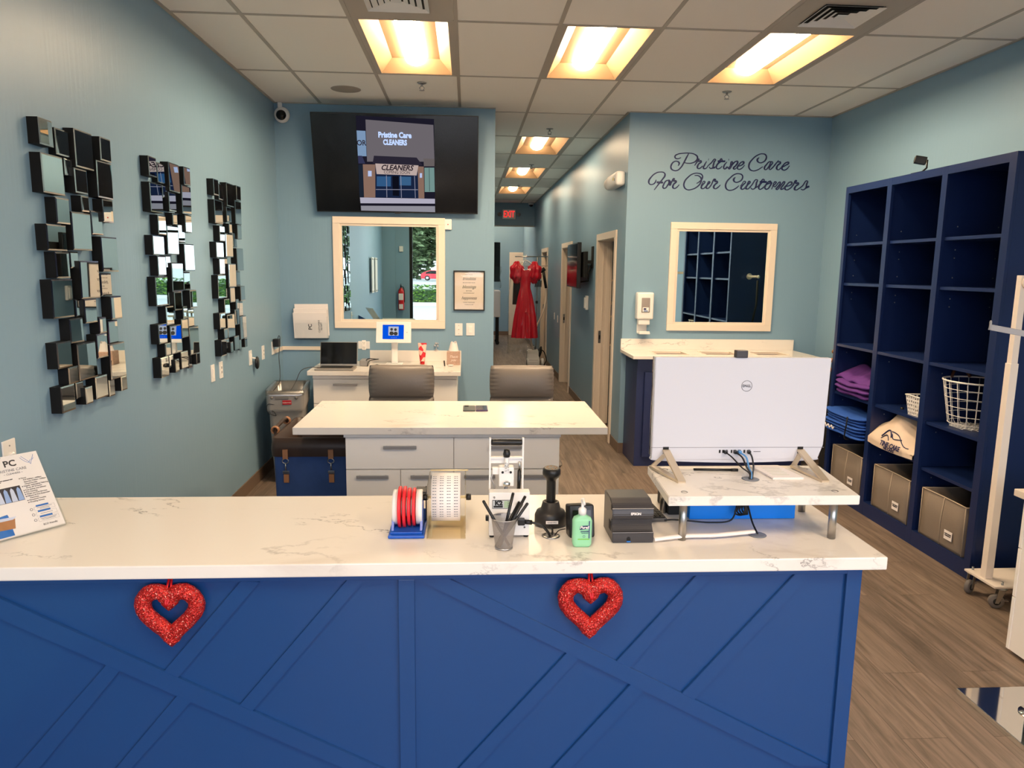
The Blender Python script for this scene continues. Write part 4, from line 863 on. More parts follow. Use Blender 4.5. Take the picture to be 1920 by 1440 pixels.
# ================================================================ OFFICE CHAIRS
def office_chair(x, y, label, rz):
    t = thing('office_chair', label, 'office chair', (x, y, 0), rz, group='grey leather chairs behind the island')
    def cushion(b, w, h, d, T, puff=.02, nx=18, ny=10, bev=.03, wr=0):
        def f(s):
            def g(u, v):
                a, c = u*2-1, v*2-1
                ex = math.copysign(1-(1-abs(a))**2.2, a); ez = math.copysign(1-(1-abs(c))**2.2, c)
                e = (1-abs(a)**5)*(1-abs(c)**4)
                wrk = wr*math.sin(c*26)*max(0, abs(a)-.72)*2
                return T @ Vector((a*w/2*(1-.04*abs(c)**3), c*h/2*(1-.03*abs(a)**4), s*(d/2*e**.35+puff*(1-a*a)*(1-c*c)) + s*wrk))
            return g
        b.grid(nx, ny, f(1)); b.grid(nx, ny, f(-1)); return b
    # backrest is at +y side of the chair, front faces -y
    TT = frame((0, .20, .955), (1, 0, 0), (0, .12, 1))
    b = cushion(MB(), .46, .235, .10, TT, .02, 30, 24, wr=.012); o = b.done('headrest_cushion', 'leather', t, local=True)
    b = cushion(MB(), .47, .40, .10, frame((0, .165, .655), (1, 0, 0), (0, .12, 1)), .02, 24, 24, wr=.012); b.done('back_cushion', 'leather', t, local=True)
    b = MB().at(frame((0, .245, .78), (1, 0, 0), (0, .12, 1))); b.box(-.22, .22, -.33, .28, -.012, .012, .01); b.done('back_shell', 'black', t, local=True)
    b = cushion(MB(), .50, .48, .11, frame((0, -.05, .47), (1, 0, 0), (0, 1, 0)), .02, 24, 20); b.done('seat', 'leather', t, local=True)
    b = MB().box(-.15, .15, -.2, .2, .385, .42, .01).cyl((0, .16, .40), (0, .26, .55), .025, 10); b.done('seat_plate', 'black', t, local=True)
    b = MB().cyl((0, 0, .12), (0, 0, .39), .026, 14).m(1).cyl((0, 0, .08), (0, 0, .20), .036, 14); b.done('gas_column', ['chrome', 'black'], t, local=True)
    for k in range(5):
        a = 2*PI*k/5+.628; c, s_ = math.cos(a), math.sin(a)
        l = MB().tube([(c*.03, s_*.03, .11), (c*.27, s_*.27, .075)], .022, 8, .014).done('base_leg', 'black', t, local=True)
        MB().at(Matrix.Translation((c*.27, s_*.27, .028)) @ Matrix.Rotation(a, 4, 'Z')).cyl((-.0, -.022, 0), (0, .022, 0), .028, 14).cyl((0, 0, .02), (0, 0, .05), .006, 6).done('caster', 'blackm', l, local=True)
    return t
c1 = office_chair(-.462, 4.93, 'grey leather office chair behind the island, the one in front of the tablet', 0)
dup(c1, (.39, 4.93, 0), 'grey leather office chair behind the island, the one by the hallway mouth', .0)
# ================================================================ THINGS ON THE FRONT COUNTER
CT = .911
def circ(c, r, n=16, axis='z'):
    return [(c[0]+r*math.cos(2*PI*k/n), c[1]+r*math.sin(2*PI*k/n), c[2]) if axis == 'z' else (c[0], c[1]+r*math.cos(2*PI*k/n), c[2]+r*math.sin(2*PI*k/n)) for k in range(n)]
# flyer stand
bl = Vector((-1.422, 2.185, CT+.004)); dv = Vector((.605, .797, 0)).normalized(); nb = Vector((-.797, .605, 0)).normalized()
upv = (Vector((0, 0, 1))*.80 + nb*.60).normalized()
t = thing('flyer_stand', 'clear acrylic stand holding a dry cleaning flyer at the counter end', 'flyer stand', (-1.36, 2.27, CT))
T = frame(bl, dv, upv); Wd, Hh = .205, .272
b = MB().m(0).at(T); b.box(0, Wd, 0, Hh, .0, .0022); b.m(1)
I = Matrix.Identity(4)
def tx(s, size, x, y, mi, **k): b.at(I).m(mi); b.text(s, size, T @ Matrix.Translation((x, y, .0024)), **k)
tx('PC', .030, .118, .243, 1, bold=.0006); tx('PRISTINE CARE', .0125, .118, .220, 2); tx('~ CLEANERS ~', .0085, .118, .208, 2)
tx('Providing exceptional care of our customers and\ntheir clothes', .0046, .064, .187, 1, bold=.0003)
lines = ['Hours', '   M-F 8:00am - 6:00pm', '   Saturday 9:00am - 3:00pm', '   Closed Sunday', 'Happily Addressing Tailoring', '   Drop off 24 hours', 'Free pickup and delivery', 'Dry Cleaning', 'Wash and Fold Services', 'Military & First Responder', '   Discounts', 'Household Textiles', 'Wedding Gowns']
for k, s in enumerate(lines):
    tx(s, .0062, .132, .186-k*.0072, 1, align='LEFT')
    if s[0] != ' ': b.at(T).m(1).box(.127, .130, .1845-k*.0072, .1875-k*.0072, .0022, .0026)
b.at(T).m(3).box(.012, .122, .112, .164, .0022, .0025)             # picture of shirts
for k in range(6):
    x = .014+k*.0182; b.m(4 if k % 2 else 5).prism([(x, .113), (x+.016, .113), (x+.014, .152), (x+.009, .160), (x+.004, .152)], .0025, .0028, 'z')
b.m(3).at(T); b.m(6).prism([(.0, .005), (.060, .005), (.060, .032), (.0, .040)], .0022, .0025, 'z')
b.m(7).prism([(.012, .030), (.068, .026), (.076, .058), (.006, .062)], .0025, .0028, 'z').m(6).prism([(.01, .062), (.062, .066), (.060, .076), (.012, .070)], .0025, .0028, 'z').m(5).prism([(.006, .058), (.07, .056), (.082, .064), (.02, .068)], .0026, .0029, 'z')
for k, y in enumerate((.079, .060, .041)):
    b.m(6).box(.143, .180, y, y+.006, .0022, .0026); b.m(2).box(.136, .196, y-.0128, y-.0125, .0022, .0026).box(.136, .196, y, y+.0003, .0022, .0026).box(.136, .1363, y-.0125, y, .0022, .0026).box(.1957, .196, y-.0125, y, .0022, .0026)
    b.lathe([(.003, .0022), (.0046, .0022), (.0046, .0026), (.003, .0026)], (.128, y-.005, 0), 12, caps=False)
b.at(T).m(2)
for yy, w_ in ((.0755, .022), (.071, .014), (.054, .018), (.037, .024), (.033, .020)): b.box(.166-w_, .166+w_, yy-.0007, yy+.0007, .0022, .0025)
tx('ECO friendly', .0078, .165, .016, 1)
for pts in ([(.152, .258), (.158, .248), (.165, .240), (.172, .236), (.178, .244), (.184, .247), (.192, .262)], [(.156, .262), (.163, .252), (.172, .240), (.176, .230), (.18, .24), (.19, .25)], [(.02, .262), (.03, .258), (.05, .266), (.08, .262), (.10, .268)], [(.0, .25), (.012, .24), (.02, .246), (.014, .258)]):
    b.at(I).m(6).tube([T @ Vector((x, y, .0024)) for x, y in spline([(p[0], p[1], 0) for p in pts], 4) for x, y in ((x, y),)] if False else [T @ Vector((v.x, v.y, .0024)) for v in spline([(p[0], p[1], 0) for p in pts], 4)], .0006, 4)
b.done('flyer', ['paper', 'ink', 'greyink', mat('photo_dark', (50, 46, 52), .5), mat('photo_shirt_blue', (150, 176, 222), .5), mat('photo_shirt_pale', (206, 212, 232), .5), 'blueink', mat('photo_wicker', (176, 122, 78), .6)], t)
b = MB().at(T); b.box(-.004, Wd+.004, -.004, Hh, .0045, .0065).box(-.004, Wd+.004, -.004, Hh, -.0045, -.002).box(-.004, Wd+.004, -.006, -.003, -.03, .02).box(Wd+.001, Wd+.004, 0, .11, -.05, .004)
b.done('acrylic_holder', 'clear', t)
# label dispenser with red rolls
t = thing('tape_dispenser', 'blue desk dispenser loaded with four red tape rolls', 'tape dispenser', (-.185, 2.29, CT))
b = MB().box(-.246, -.132, 2.195, 2.36, CT, CT+.010, .004).box(-.240, -.140, 2.21, 2.35, CT+.010, CT+.016, .002)
for x in (-.238, -.148): b.prism([(2.22, CT+.01), (2.34, CT+.01), (2.30, CT+.085), (2.285, CT+.10), (2.27, CT+.085)], x, x+.008, 'x', .001)
b.box(-.240, -.135, 2.352, 2.36, CT+.008, CT+.045, .002); b.done('base', 'blueplastic', t)
MB().lathe([(.0, -.047), (.054, -.047), (.056, -.044), (.056, -.028), (.03, -.027), (.03, .027), (.056, .028), (.056, .044), (.054, .047), (0, .047)], (-.189, 2.285, CT+.075), 36, 'x').done('hub', 'whitep', t)
for k in range(4):
    x = -.214+k*.0152; r = .066 if k < 2 else .061
    MB().lathe([(.032, -.0045), (r-.001, -.0045), (r, -.003), (r, .003), (r-.001, .0045), (.032, .0045)], (x, 2.283, CT+.076), 40, 'x', caps=False).done('tape_roll', 'tapered', t)
b = MB().box(-.158, -.132, 2.345, 2.352, CT+.118, CT+.128).box(-.160, -.133, 2.33, 2.345, CT+.112, CT+.118); 
MB().box(-.165, -.132, 2.285, 2.345, CT+.118, CT+.124).box(-.136, -.132, 2.335, 2.352, CT+.01, CT+.124).done('cutter', 'black', t); b.bm.free()
# receipt label roll in acrylic
t = thing('label_dispenser', 'clear acrylic dispenser with a wide roll of white printed labels', 'label dispenser', (-.06, 2.30, CT))
b = MB().box(-.125, -.003, 2.19, 2.40, CT, CT+.004).box(-.125, -.121, 2.19, 2.40, CT, CT+.02)
b.box(-.125, -.122, 2.24, 2.40, CT, CT+.16).box(-.006, -.003, 2.24, 2.40, CT, CT+.16); b.done('acrylic_frame', 'acrylicY', t)
b = MB().cyl((-.134, 2.29, CT+.105), (.006, 2.29, CT+.105), .0045, 10).cyl((-.122, 2.395, CT+.165), (.004, 2.395, CT+.165), .003, 8); b.done('spindle', 'yellowed', t)
b = MB()
for x in (-.133, .006): b.lathe([(0, -.008), (.010, -.008), (.011, 0), (.010, .008), (0, .008)], (x, 2.29, CT+.105), 16, 'x')
b.done('end_knob', 'black', t)
b = MB().m(0).lathe([(.012, -.046), (.078, -.046), (.078, .046), (.012, .046)], (-.067, 2.315, CT+.098), 48, 'x', caps=False)
for c_ in range(4):
    for r_ in range(16):
        a = PI + .95 - r_*.125 - .35; x = -.103+c_*.0228
        cy, cz = 2.315+.0783*math.cos(a), CT+.098+.0783*math.sin(a)
        TT = frame((x, cy, cz), (1, 0, 0), (0, math.sin(a)*-1 if False else -math.sin(a), math.cos(a)))
        if TT.to_3x3().col[2].dot(Vector((0, math.cos(a), math.sin(a)))) < 0: TT = frame((x, cy, cz), (1, 0, 0), (0, math.sin(a), -math.cos(a)))
        b.m(1).at(TT).box(-.006, .0, -.0013, .0013, 0, .0003).box(.0015, .006, -.0013, .0013, 0, .0003)
b.done('label_roll', ['paper', 'greyink'], t)
# heat press
t = thing('heat_press', 'small white lever heat press with black handle bar behind the pen cup', 'heat press', (.133, 2.27, CT))
b = MB().box(.070, .198, 2.20, 2.24, CT+.006, CT+.147, .002).box(.080, .188, 2.24, 2.36, CT+.006, CT+.06, .002); b.done('base_box', 'whitep', t)
b = MB()
for x, y in ((.08, 2.21), (.188, 2.21), (.08, 2.35), (.188, 2.35)): b.cyl((x, y, CT), (x, y, CT+.007), .008, 12)
b.done('rubber_feet', 'blackm', t)
b = MB()
for x, z in ((.086, CT+.132), (.182, CT+.132), (.182, CT+.033)): b.lathe([(0, 0), (.0035, 0), (.0035, -.002), (0, -.003)], (x, 2.1995, z), 12, 'y')
b.lathe([(0, -.012), (.009, -.011), (.011, -.006), (.011, 0)], (.166, 2.1995, CT+.110), 20, 'y'); b.done('screws_and_dial', 'chrome', t)
b = MB().m(0).box(.080, .139, 2.1985, 2.1998, CT+0.0950, CT+0.1230).m(1).box(.0815, .1375, 2.198, 2.199, CT+0.0965, CT+0.1215).m(2).box(.117, .1365, 2.1975, 2.1982, CT+0.0980, CT+0.1200)
b.m(0).text('K2', .019, FRONT(.100, 2.1977, CT+0.1130), bold=.0012, sx=1.1).box(.084, .113, 2.1974, 2.1981, CT+0.0990, CT+0.1050)
for k in range(4): b.box(.128, .135, 2.197, 2.1976, CT+0.1000+k*.0055, CT+0.1015+k*.0055)
b.box(.091, .108, 2.198, 2.1999, CT+0.0740, CT+0.0790); b.done('control_label', ['ink', mat('label_silver', (196, 202, 206), .4), mat('label_green', (168, 192, 162), .4)], t)
b = MB()
for x in (.0745, .181): b.box(x-.003, x+.003, 2.285, 2.297, CT+0.1220, CT+0.3020, .001)
b.box(.0745, .181, 2.284, 2.298, CT+0.2340, CT+0.2390).box(.0745, .181, 2.292, 2.297, CT+0.2170, CT+0.2360); b.done('lever_frame', 'whitep', t)
b = MB().lathe([(0, -.05), (.009, -.05), (.0105, -.045), (.0105, .045), (.009, .05), (0, .05)], (.128, 2.29, CT+0.2870), 18, 'x'); b.done('handle_grip', 'black', t)
MB().cyl((.128, 2.283, CT+0.1770), (.128, 2.283, CT+0.2520), .007, 12).m(1).lathe([(.0, 0), (.010, .002), (.012, .012), (.009, .026), (0, .028)], (.128, 2.283, CT+0.2380), 16).done('pressure_knob', ['whitep', 'black'], t)
MB().box(.103, .152, 2.272, 2.31, CT+0.1440, CT+0.2080, .004).box(.082, .104, 2.28, 2.30, CT+0.1820, CT+0.2040, .003).m(1).lathe([(0, 0), (.012, .0), (.012, .01), (.005, .016), (0, .016)], (.128, 2.268, CT+0.1490), 14).m(2).cyl((.115, 2.270, CT+0.1920), (.115, 2.273, CT+0.1920), .004, 10).cyl((.141, 2.270, CT+0.1920), (.141, 2.273, CT+0.1920), .004, 10).m(1).tube([(.128+.006*math.cos(a), 2.27+.006*math.sin(a), CT+0.1920+a*.0014) for a in [k*.6 for k in range(40)]], .0012, 5).done('press_head', ['whitep', 'chrome', 'blackm'], t)
MB().cyl((.168, 2.285, CT+0.1220), (.170, 2.285, CT+0.1970), .006, 12).m(1).cyl((.170, 2.285, CT+0.1970), (.170, 2.285, CT+0.2240), .0035, 10).done('gas_strut', ['black', 'steel'], t)
MB().tube(spline([(.083, 2.29, CT+0.1820), (.079, 2.285, CT+0.1670), (.088, 2.285, CT+0.1470), (.09, 2.285, CT+0.1220)], 6), .003, 6).tube([(.128, 2.275, CT+0.1470), (.125, 2.275, CT+0.1320), (.12, 2.275, CT+0.1220)], .006, 6).done('cable', 'grey', t)
MB().box(.060, .070, 2.225, 2.24, CT+.045, CT+.062, .002).done('side_switch', 'black', t)
# power lead from the press down the grommet
t = thing('power_lead', 'thick black lead curving from the heat press into the counter grommet', 'cable', (.23, 2.2, CT))
MB().box(.160, .182, 2.18, 2.199, CT+.045, CT+.066, .003).cyl((.178, 2.19, CT+.055), (.205, 2.19, CT+.052), .0075, 12).m(0).tube(spline([(.165, 2.185, CT+.056), (.205, 2.19, CT+.052), (.235, 2.19, CT+.042), (.255, 2.195, CT+.02), (.264, 2.205, CT+.001)], 8), .0042, 8).tube(spline([(.270, 2.27, CT+.01), (.276, 2.24, CT+.01), (.272, 2.215, CT+.001)], 6), .0032, 8).tube(spline([(.318, 2.24, CT+.012), (.295, 2.225, CT+.012), (.28, 2.21, CT+.001)], 6), .0018, 6).done('lead', 'black', t)
def grommet(x, y, z, label, mt='steel'):
    o = MB().lathe([(0, 0), (.027, 0), (.029, .0015), (.022, .0025), (.012, .0022), (0, .0005)], (x, y, z), 32).done('cable_grommet', mt, loc=(x, y, z)); tag(o, label, 'cable grommet')
grommet(.268, 2.21, CT-.0005, 'round metal cable grommet in the counter below the barcode scanner')
gmat = mat('grey_grommet_plastic', (120, 124, 132), .4)
grommet(.937, 2.20, CT-.0005, 'grey cable grommet in the counter under the monitor riser', gmat)
# mesh pen cup with pens
t = thing('pen_cup', 'silver wire mesh pen cup standing in front of the heat press', 'pen cup', (.113, 2.115, CT))
b = MB(); uv = b.bm.loops.layers.uv.new('uv'); cx, cy = .113, 2.115
N, K = 32, 7
vs = [[b.bm.verts.new((cx+math.cos(2*PI*i/N)*(.0255+.0135*j/K), cy+math.sin(2*PI*i/N)*(.0255+.0135*j/K), CT+.003+.092*j/K)) for i in range(N)] for j in range(K+1)]
for j in range(K):
    for i in range(N):
        f = b.bm.faces.new((vs[j][i], vs[j][(i+1) % N], vs[j+1][(i+1) % N], vs[j+1][i])); f.smooth = True
        for l, (u, v) in zip(f.loops, ((i/N, j/K), ((i+1)/N, j/K), ((i+1)/N, (j+1)/K), (i/N, (j+1)/K))): l[uv].uv = (u, v*.8)
b.done('mesh_wall', 'wmesh', t)
b = MB().lathe([(0, 0), (.027, 0), (.028, .004), (.026, .005), (0, .003)], (cx, cy, CT), 32).tube([(cx+.0395*math.cos(a), cy+.0395*math.sin(a), CT+.096) for a in [2*PI*k/32 for k in range(32)]], .0016, 6, closed=True); b.done('rim', mat('silver_rim', (186, 184, 184), .3, metal=.9), t)
for k, (x0, y0, x1, y1, h, lb) in enumerate(((.128, 2.115, .050, 2.10, .152, 'black pen leaning left, away from the others, in the mesh cup'), (.105, 2.12, .140, 2.125, .168, 'black pen standing nearest upright in the middle of the mesh cup'), (.098, 2.10, .176, 2.118, .160, 'longer of the black pens leaning right in the mesh cup'), (.102, 2.13, .182, 2.105, .142, 'lower of the black pens leaning right in the mesh cup'), (.09, 2.11, .160, 2.14, .135, 'short black pen behind the two right leaning pens in the mesh cup'))):
    p = thing('pen', lb, 'pen', (x0, y0, CT+.006), group='pens in the mesh cup')
    a, c_ = Vector((x0, y0, CT+.008)), Vector((x1, y1, CT+h)); d = (c_-a).normalized()
    MB().cyl(a, c_, .0045, 12).m(0).cyl(c_, c_+d*.002, .0035, 12).done('barrel', 'black', p)
# barcode scanner in its cradle
t = thing('barcode_scanner', 'black handheld barcode scanner standing in its charging cradle', 'barcode scanner', (.278, 2.30, CT))
x, y = .278, 2.315
b = MB(); s = [rr(.10, .085, z, 5, r) for z, r in ()]
def ell(w, d, z, n=24, dy=0): return [(x+w*math.cos(2*PI*k/n), y+dy+d*math.sin(2*PI*k/n), CT+z) for k in range(n)]
loft(b, [ell(.048, .042, 0), ell(.053, .046, .004), ell(.053, .046, .035), ell(.046, .04, .05), ell(.034, .032, .052), ell(.027, .026, .08), ell(.022, .022, .082), ell(.018, .018, .05)], (True, True)); b.done('cradle', mat('scanner_plastic', (38, 36, 36), .4), t)
b = MB().box(x-.020, x+.020, y-.0475, y-.0455, CT+.018, CT+.028).m(1).text('HONEYWELL', .0055, FRONT(x, y-.0477, CT+.023)); b.done('label', ['paper', 'ink'], t)
b = MB(); loft(b, [ell(.013, .014, .055), ell(.0155, .016, .08), ell(.0155, .017, .15), ell(.018, .02, .158), ell(.028, .03, .168, dy=-.004), ell(.030, .036, .178, dy=-.006), ell(.029, .036, .192, dy=-.006), ell(.024, .03, .197, dy=-.006)], (True, True)); b.done('scanner_body', 'black', t)
b = MB()
for k in range(8): a = 2*PI*k/8; b.lathe([(0, 0), (.0022, 0), (.0022, .001), (0, .001)], (x+.016*math.cos(a), y-.006+.018*math.sin(a), CT+.197), 8)
b.done('speaker_dots', mat('scanner_gold_dots', (170, 120, 70), .4), t)
# card terminal, sanitizer, receipt printer
t = thing('card_terminal', 'black card terminal standing behind the green sanitizer bottle', 'card terminal', (.36, 2.24, CT))
b = MB().at(frame((.325, 2.185, CT), (1, .08, 0), (0, .22, 1))); b.box(0, .082, 0, .105, -.06, 0, .009, 3); b.done('body', 'black', t)
b = MB().at(frame((.325, 2.184, CT), (1, .08, 0), (0, .22, 1))); b.box(.012, .070, .03, .088, 0, .0012).done('screen', 'bglass', t)
t = thing('sanitizer_bottle', 'pump bottle of green hand sanitizer gel on the counter', 'bottle', (.353, 2.12, CT))
b = MB().at(Matrix.Translation((.353, 2.125, CT)))
loft(b, [rr(.048, .026, .0, 4, .008), rr(.056, .032, .005, 4, .010), rr(.060, .034, .012, 4, .012), rr(.060, .034, .082, 4, .012), rr(.052, .03, .092, 4, .012), rr(.026, .024, .098, 4, .010), rr(.026, .024, .100, 4, .010)], (True, True)); b.done('bottle', 'gel', t)
b = MB().at(frame((.353, 2.1073, CT+.045), (1, 0, 0), (0, 0, 1))); b.m(0).prism([(-.010, .012), (.017, .015), (.019, .026), (-.007, .024)], 0, .0004, 'z')
b.at(I).m(1).text('Purell', .0115, FRONT(.358, 2.1066, CT+.0645), shear=.2, bold=.0003).m(2).text('ADVANCED', .0048, FRONT(.359, 2.1066, CT+.052), bold=.0002).text('Hand Sanitizer', .0036, FRONT(.359, 2.1066, CT+.047)).lathe([(.003, 0), (.0038, 0), (.0038, -.0004), (.003, -.0004)], (.357, 2.107, CT+.036), 16, 'y', caps=False).m(3).box(.338, .374, 2.1062, 2.107, CT+.026, CT+.0285).m(2).box(.371, .3745, 2.1064, 2.107, CT+.03, CT+.085)
b.done('label', ['navyink', 'paper', mat('label_slate', (70, 84, 120), .5), mat('label_lime', (120, 190, 60), .5)], t)
b = MB().lathe([(.0, 0), (.012, 0), (.0125, .018), (.009, .022), (.0045, .024), (.0040, .040), (.006, .042), (.006, .052), (0, .053)], (.353, 2.125, CT+.099), 20).tube([(.353, 2.125, CT+.147), (.353, 2.10, CT+.147), (.353, 2.092, CT+.142)], .0042, 8); b.done('pump', 'whitep', t)
t = thing('receipt_printer', 'dark grey receipt printer on the counter left of the monitor riser', 'receipt printer', (.515, 2.2, CT))
pr = [(2.142, 0), (2.142, .034), (2.155, .036), (2.168, .050), (2.166, .068), (2.154, .074), (2.150, .088), (2.156, .106), (2.172, .118), (2.20, .128), (2.29, .128), (2.29, 0)]
MB().prism([(a, CT+c_) for a, c_ in pr], .452, .582, 'x', .0025).done('body', 'epson', t)
MB().box(.452, .582, 2.1412, 2.1422, CT+.033, CT+.0345).box(.452, .582, 2.151, 2.156, CT+.1063, CT+.1075).done('trim_line', 'grey', t)
MB().text('EPSON', .0105, frame((.525, 2.1485, CT+.0915), (1, 0, 0), (0, .06, 1)), bold=.0004).done('brand_letters', 'paper', t)
MB().at(FRONT(.503, 2.1418, CT)).prism([(-.006, .002), (.006, .002), (.006, .015), (.004, .019), (0, .0205), (-.004, .019), (-.006, .015)], -.004, .0006, 'z').m(1).box(-.006, .006, .003, .007, .0006, .002).done('cable_port', ['blackm', 'blueink'], t)
MB().box(.4512, .452, 2.16, 2.175, CT+.10, CT+.115).box(.4512, .452, 2.17, 2.2, CT+.03, CT+.06).done('side_latch', 'blackm', t)
t = thing('cable_sleeve', 'flat white sleeved cable running from the printer to the riser grommet', 'cable', (.75, 2.18, CT))
MB().tube(spline([(.584, 2.146, CT+.009), (.63, 2.155, CT+.011), (.70, 2.17, CT+.011), (.78, 2.172, CT+.011), (.86, 2.185, CT+.012), (.925, 2.20, CT+.012)], 8), .010, 10, flat=.6).done('sleeve', 'paper', t)

# monitor riser
RZ = 1.066
t = thing('monitor_riser', 'white marble monitor riser on four round steel legs', 'monitor riser', (.93, 2.3, CT))
MB().prism([(.618, 2.122), (1.224, 2.122), (1.262, 2.475), (.640, 2.475)], RZ-.030, RZ, 'z', .002).done('shelf_slab', 'marble', t)
for x, y in ((.680, 2.168), (1.166, 2.168), (.690, 2.43), (1.19, 2.43)):
    l = MB().cyl((x, y, CT), (x, y, RZ-.03), .0125, 24).done('leg', 'steel', t)
    MB().lathe([(.0085, 0), (.0105, 0), (.0105, .0012), (.0085, .0012)], (x, y, RZ), 24, caps=False).done('bolt_ring', 'grey', l)
MB().lathe([(0, 0), (.027, 0), (.029, .0015), (.022, .0025), (.012, .0022), (0, .0005)], (.945, 2.305, RZ), 32).done('grommet', gmat, t)
# all-in-one monitor seen from behind
t = thing('desktop_computer', 'white all-in-one desktop computer seen from behind on the marble riser', 'computer', (.94, 2.42, RZ))
Y = 2.44; x0, x1, z0, z1 = .640, 1.243, 1.090, 1.458
b = MB(); n = 20
prof = [(x0+.004, z0+.012), (x0+.03, z0+.004), ((x0+x1)/2, z0-.004), (x1-.03, z0+.004), (x1-.004, z0+.012)]
outline = [(p[0], p[2]) for p in spline([(a, 0, c_) for a, c_ in prof], 6)] + [(x1+.012, z0+.06), (x1+.018, z1), (x0+.002, z1)]
b.prism(outline, Y, Y+.028, 'y', .002); b.done('back_shell', mat('pale_grey_shell', (204, 205, 214), .38), t)
MB().box(x0+.002, x1+.018, Y+.0285, Y+.036, z0+.02, z1-.001).done('front_screen', 'bglass', t)
MB().box(x0+.0, x1+.015, Y-.0006, Y+.0004, z0+.051, z0+.0525).done('seam_line', 'greyink', t)
b = MB(); cx, cz = .966, 1.360
b.lathe([(.0178, -.0004), (.0192, -.0004), (.0192, -.0012), (.0178, -.0012)], (cx, Y, cz), 40, 'y', caps=False); b.text('D', .0125, FRONT(cx-.0108, Y-.0012, cz), bold=.0004).text('LL', .0125, FRONT(cx+.0085, Y-.0012, cz), bold=.0004).text('E', .0105, FRONT(cx-.0022, Y-.0012, cz) @ Matrix.Rotation(.62, 4, 'Z'), bold=.0004); b.done('round_logo', mat('logo_grey', (104, 104, 112), .3), t)
b = MB()
for x, w in ((.884, .006), (.897, .008), (.909, .006), (.926, .005), (.938, .010), (.954, .011), (.972, .006), (.988, .010)): b.box(x-w/2, x+w/2, Y-.0012, Y, z0+.032, z0+.043)
b.box(1.005, 1.03, Y-.001, Y, z0+.036, z0+.0375); b.done('ports', 'blackm', t)
MB().box(.921, .962, Y-.006, Y+.02, z1+.0, z1+.026, .003).done('webcam', 'epson', t)
for x, xb in ((.692, .700), (1.173, 1.182)):
    b = MB(); w = .0125
    def bar(p, q, w=w, h=.004):
        p, q = Vector(p), Vector(q); d = (q-p).normalized(); sx_ = Vector((1, 0, 0)); nn = d.cross(sx_).normalized()
        vs = [p+sx_*w+nn*h, p-sx_*w+nn*h, p-sx_*w-nn*h, p+sx_*w-nn*h]; ws = [v+(q-p) for v in vs]
        A = [b.bm.verts.new(v) for v in vs]; B = [b.bm.verts.new(v) for v in ws]; b.bm.faces.new(A); b.bm.faces.new(B[::-1])
        for k in range(4): b.bm.faces.new((A[k], B[k], B[(k+1) % 4], A[(k+1) % 4]))
    bar((x, Y-.003, z0+.042), (xb, 2.262, RZ+.004)); bar((xb, 2.262, RZ+.004), (x-.045 if x < 1 else x-.02, 2.44, RZ+.008)); bar((x-.045 if x < 1 else x-.02, 2.44, RZ+.008), (x, Y-.004, z0+.03), w*.7)
    bmesh.ops.recalc_face_normals(b.bm, faces=b.bm.faces[:]); lg = b.done('stand_leg', mat('champagne_aluminium', (206, 190, 166), .3, metal=.55), t)
    MB().box(x-.010, x+.010, Y-.0015, Y, z0+.03, z0+.054).done('leg_socket', 'blackm', lg)
for k, (xa, col, r) in enumerate(((.903, 'black', .0026), (.938, 'black', .003), (.953, 'cableblue', .0032), (.986, 'black', .003))):
    m_ = mat('blue_network_cable', (90, 150, 210), .4) if col == 'cableblue' else M['black']
    cb = thing('cable', 'blue network cable dropping from the computer into the riser grommet' if k == 2 else ('black cable dropping from the computer to riser grommet, plug nearest the left stand leg', 'black cable dropping from the computer to riser grommet, beside the blue cable on its left', '', 'black cable dropping from the computer to riser grommet, on the blue cable\'s right')[k], 'cable', (xa, Y, z0+.03), group='cables into the riser grommet')
    MB().box(xa-.005, xa+.005, Y-.016, Y-.001, z0+.031, z0+.042, .001).tube(spline([(xa, Y-.015, z0+.036), (xa+(.012 if k < 3 else -.001), Y-.04, z0+.026), ((xa+.95)/2+.008, 2.36, z0+.002), (.948+.004*(k-1), 2.315, RZ+.018), (.945+.003*(k-1), 2.305, RZ+.001)], 8), r, 8).done('lead', m_, cb)
t = thing('stylus_pen', 'long black pen lying on the marble riser under the computer', 'pen', (.84, 2.40, RZ))
MB().cyl((.785, 2.412, RZ+.005), (.93, 2.402, RZ+.005), .0042, 10).m(0).cyl((.915, 2.403, RZ+.005), (.938, 2.401, RZ+.005), .0052, 10).done('barrel', 'black', t)
t = thing('notepad', 'stack of white printed slips by the right stand leg of the computer', 'paper stack', (1.09, 2.37, RZ))
b = MB()
for k in range(6):
    o_ = .003*math.sin(k*2.1); b.m(0).prism([(1.0+o_, 2.455), (1.105+o_, 2.455), (1.125-o_, 2.30), (1.02-o_, 2.30)], RZ+.0012*k, RZ+.0012*k+.0011, 'z')
b.m(1)
for k in range(5): b.box(1.03, 1.09, 2.33+k*.02, 2.334+k*.02, RZ+.0072, RZ+.0075)
b.done('sheets', ['paper', mat('pale_green_print', (206, 210, 186), .6)], t)
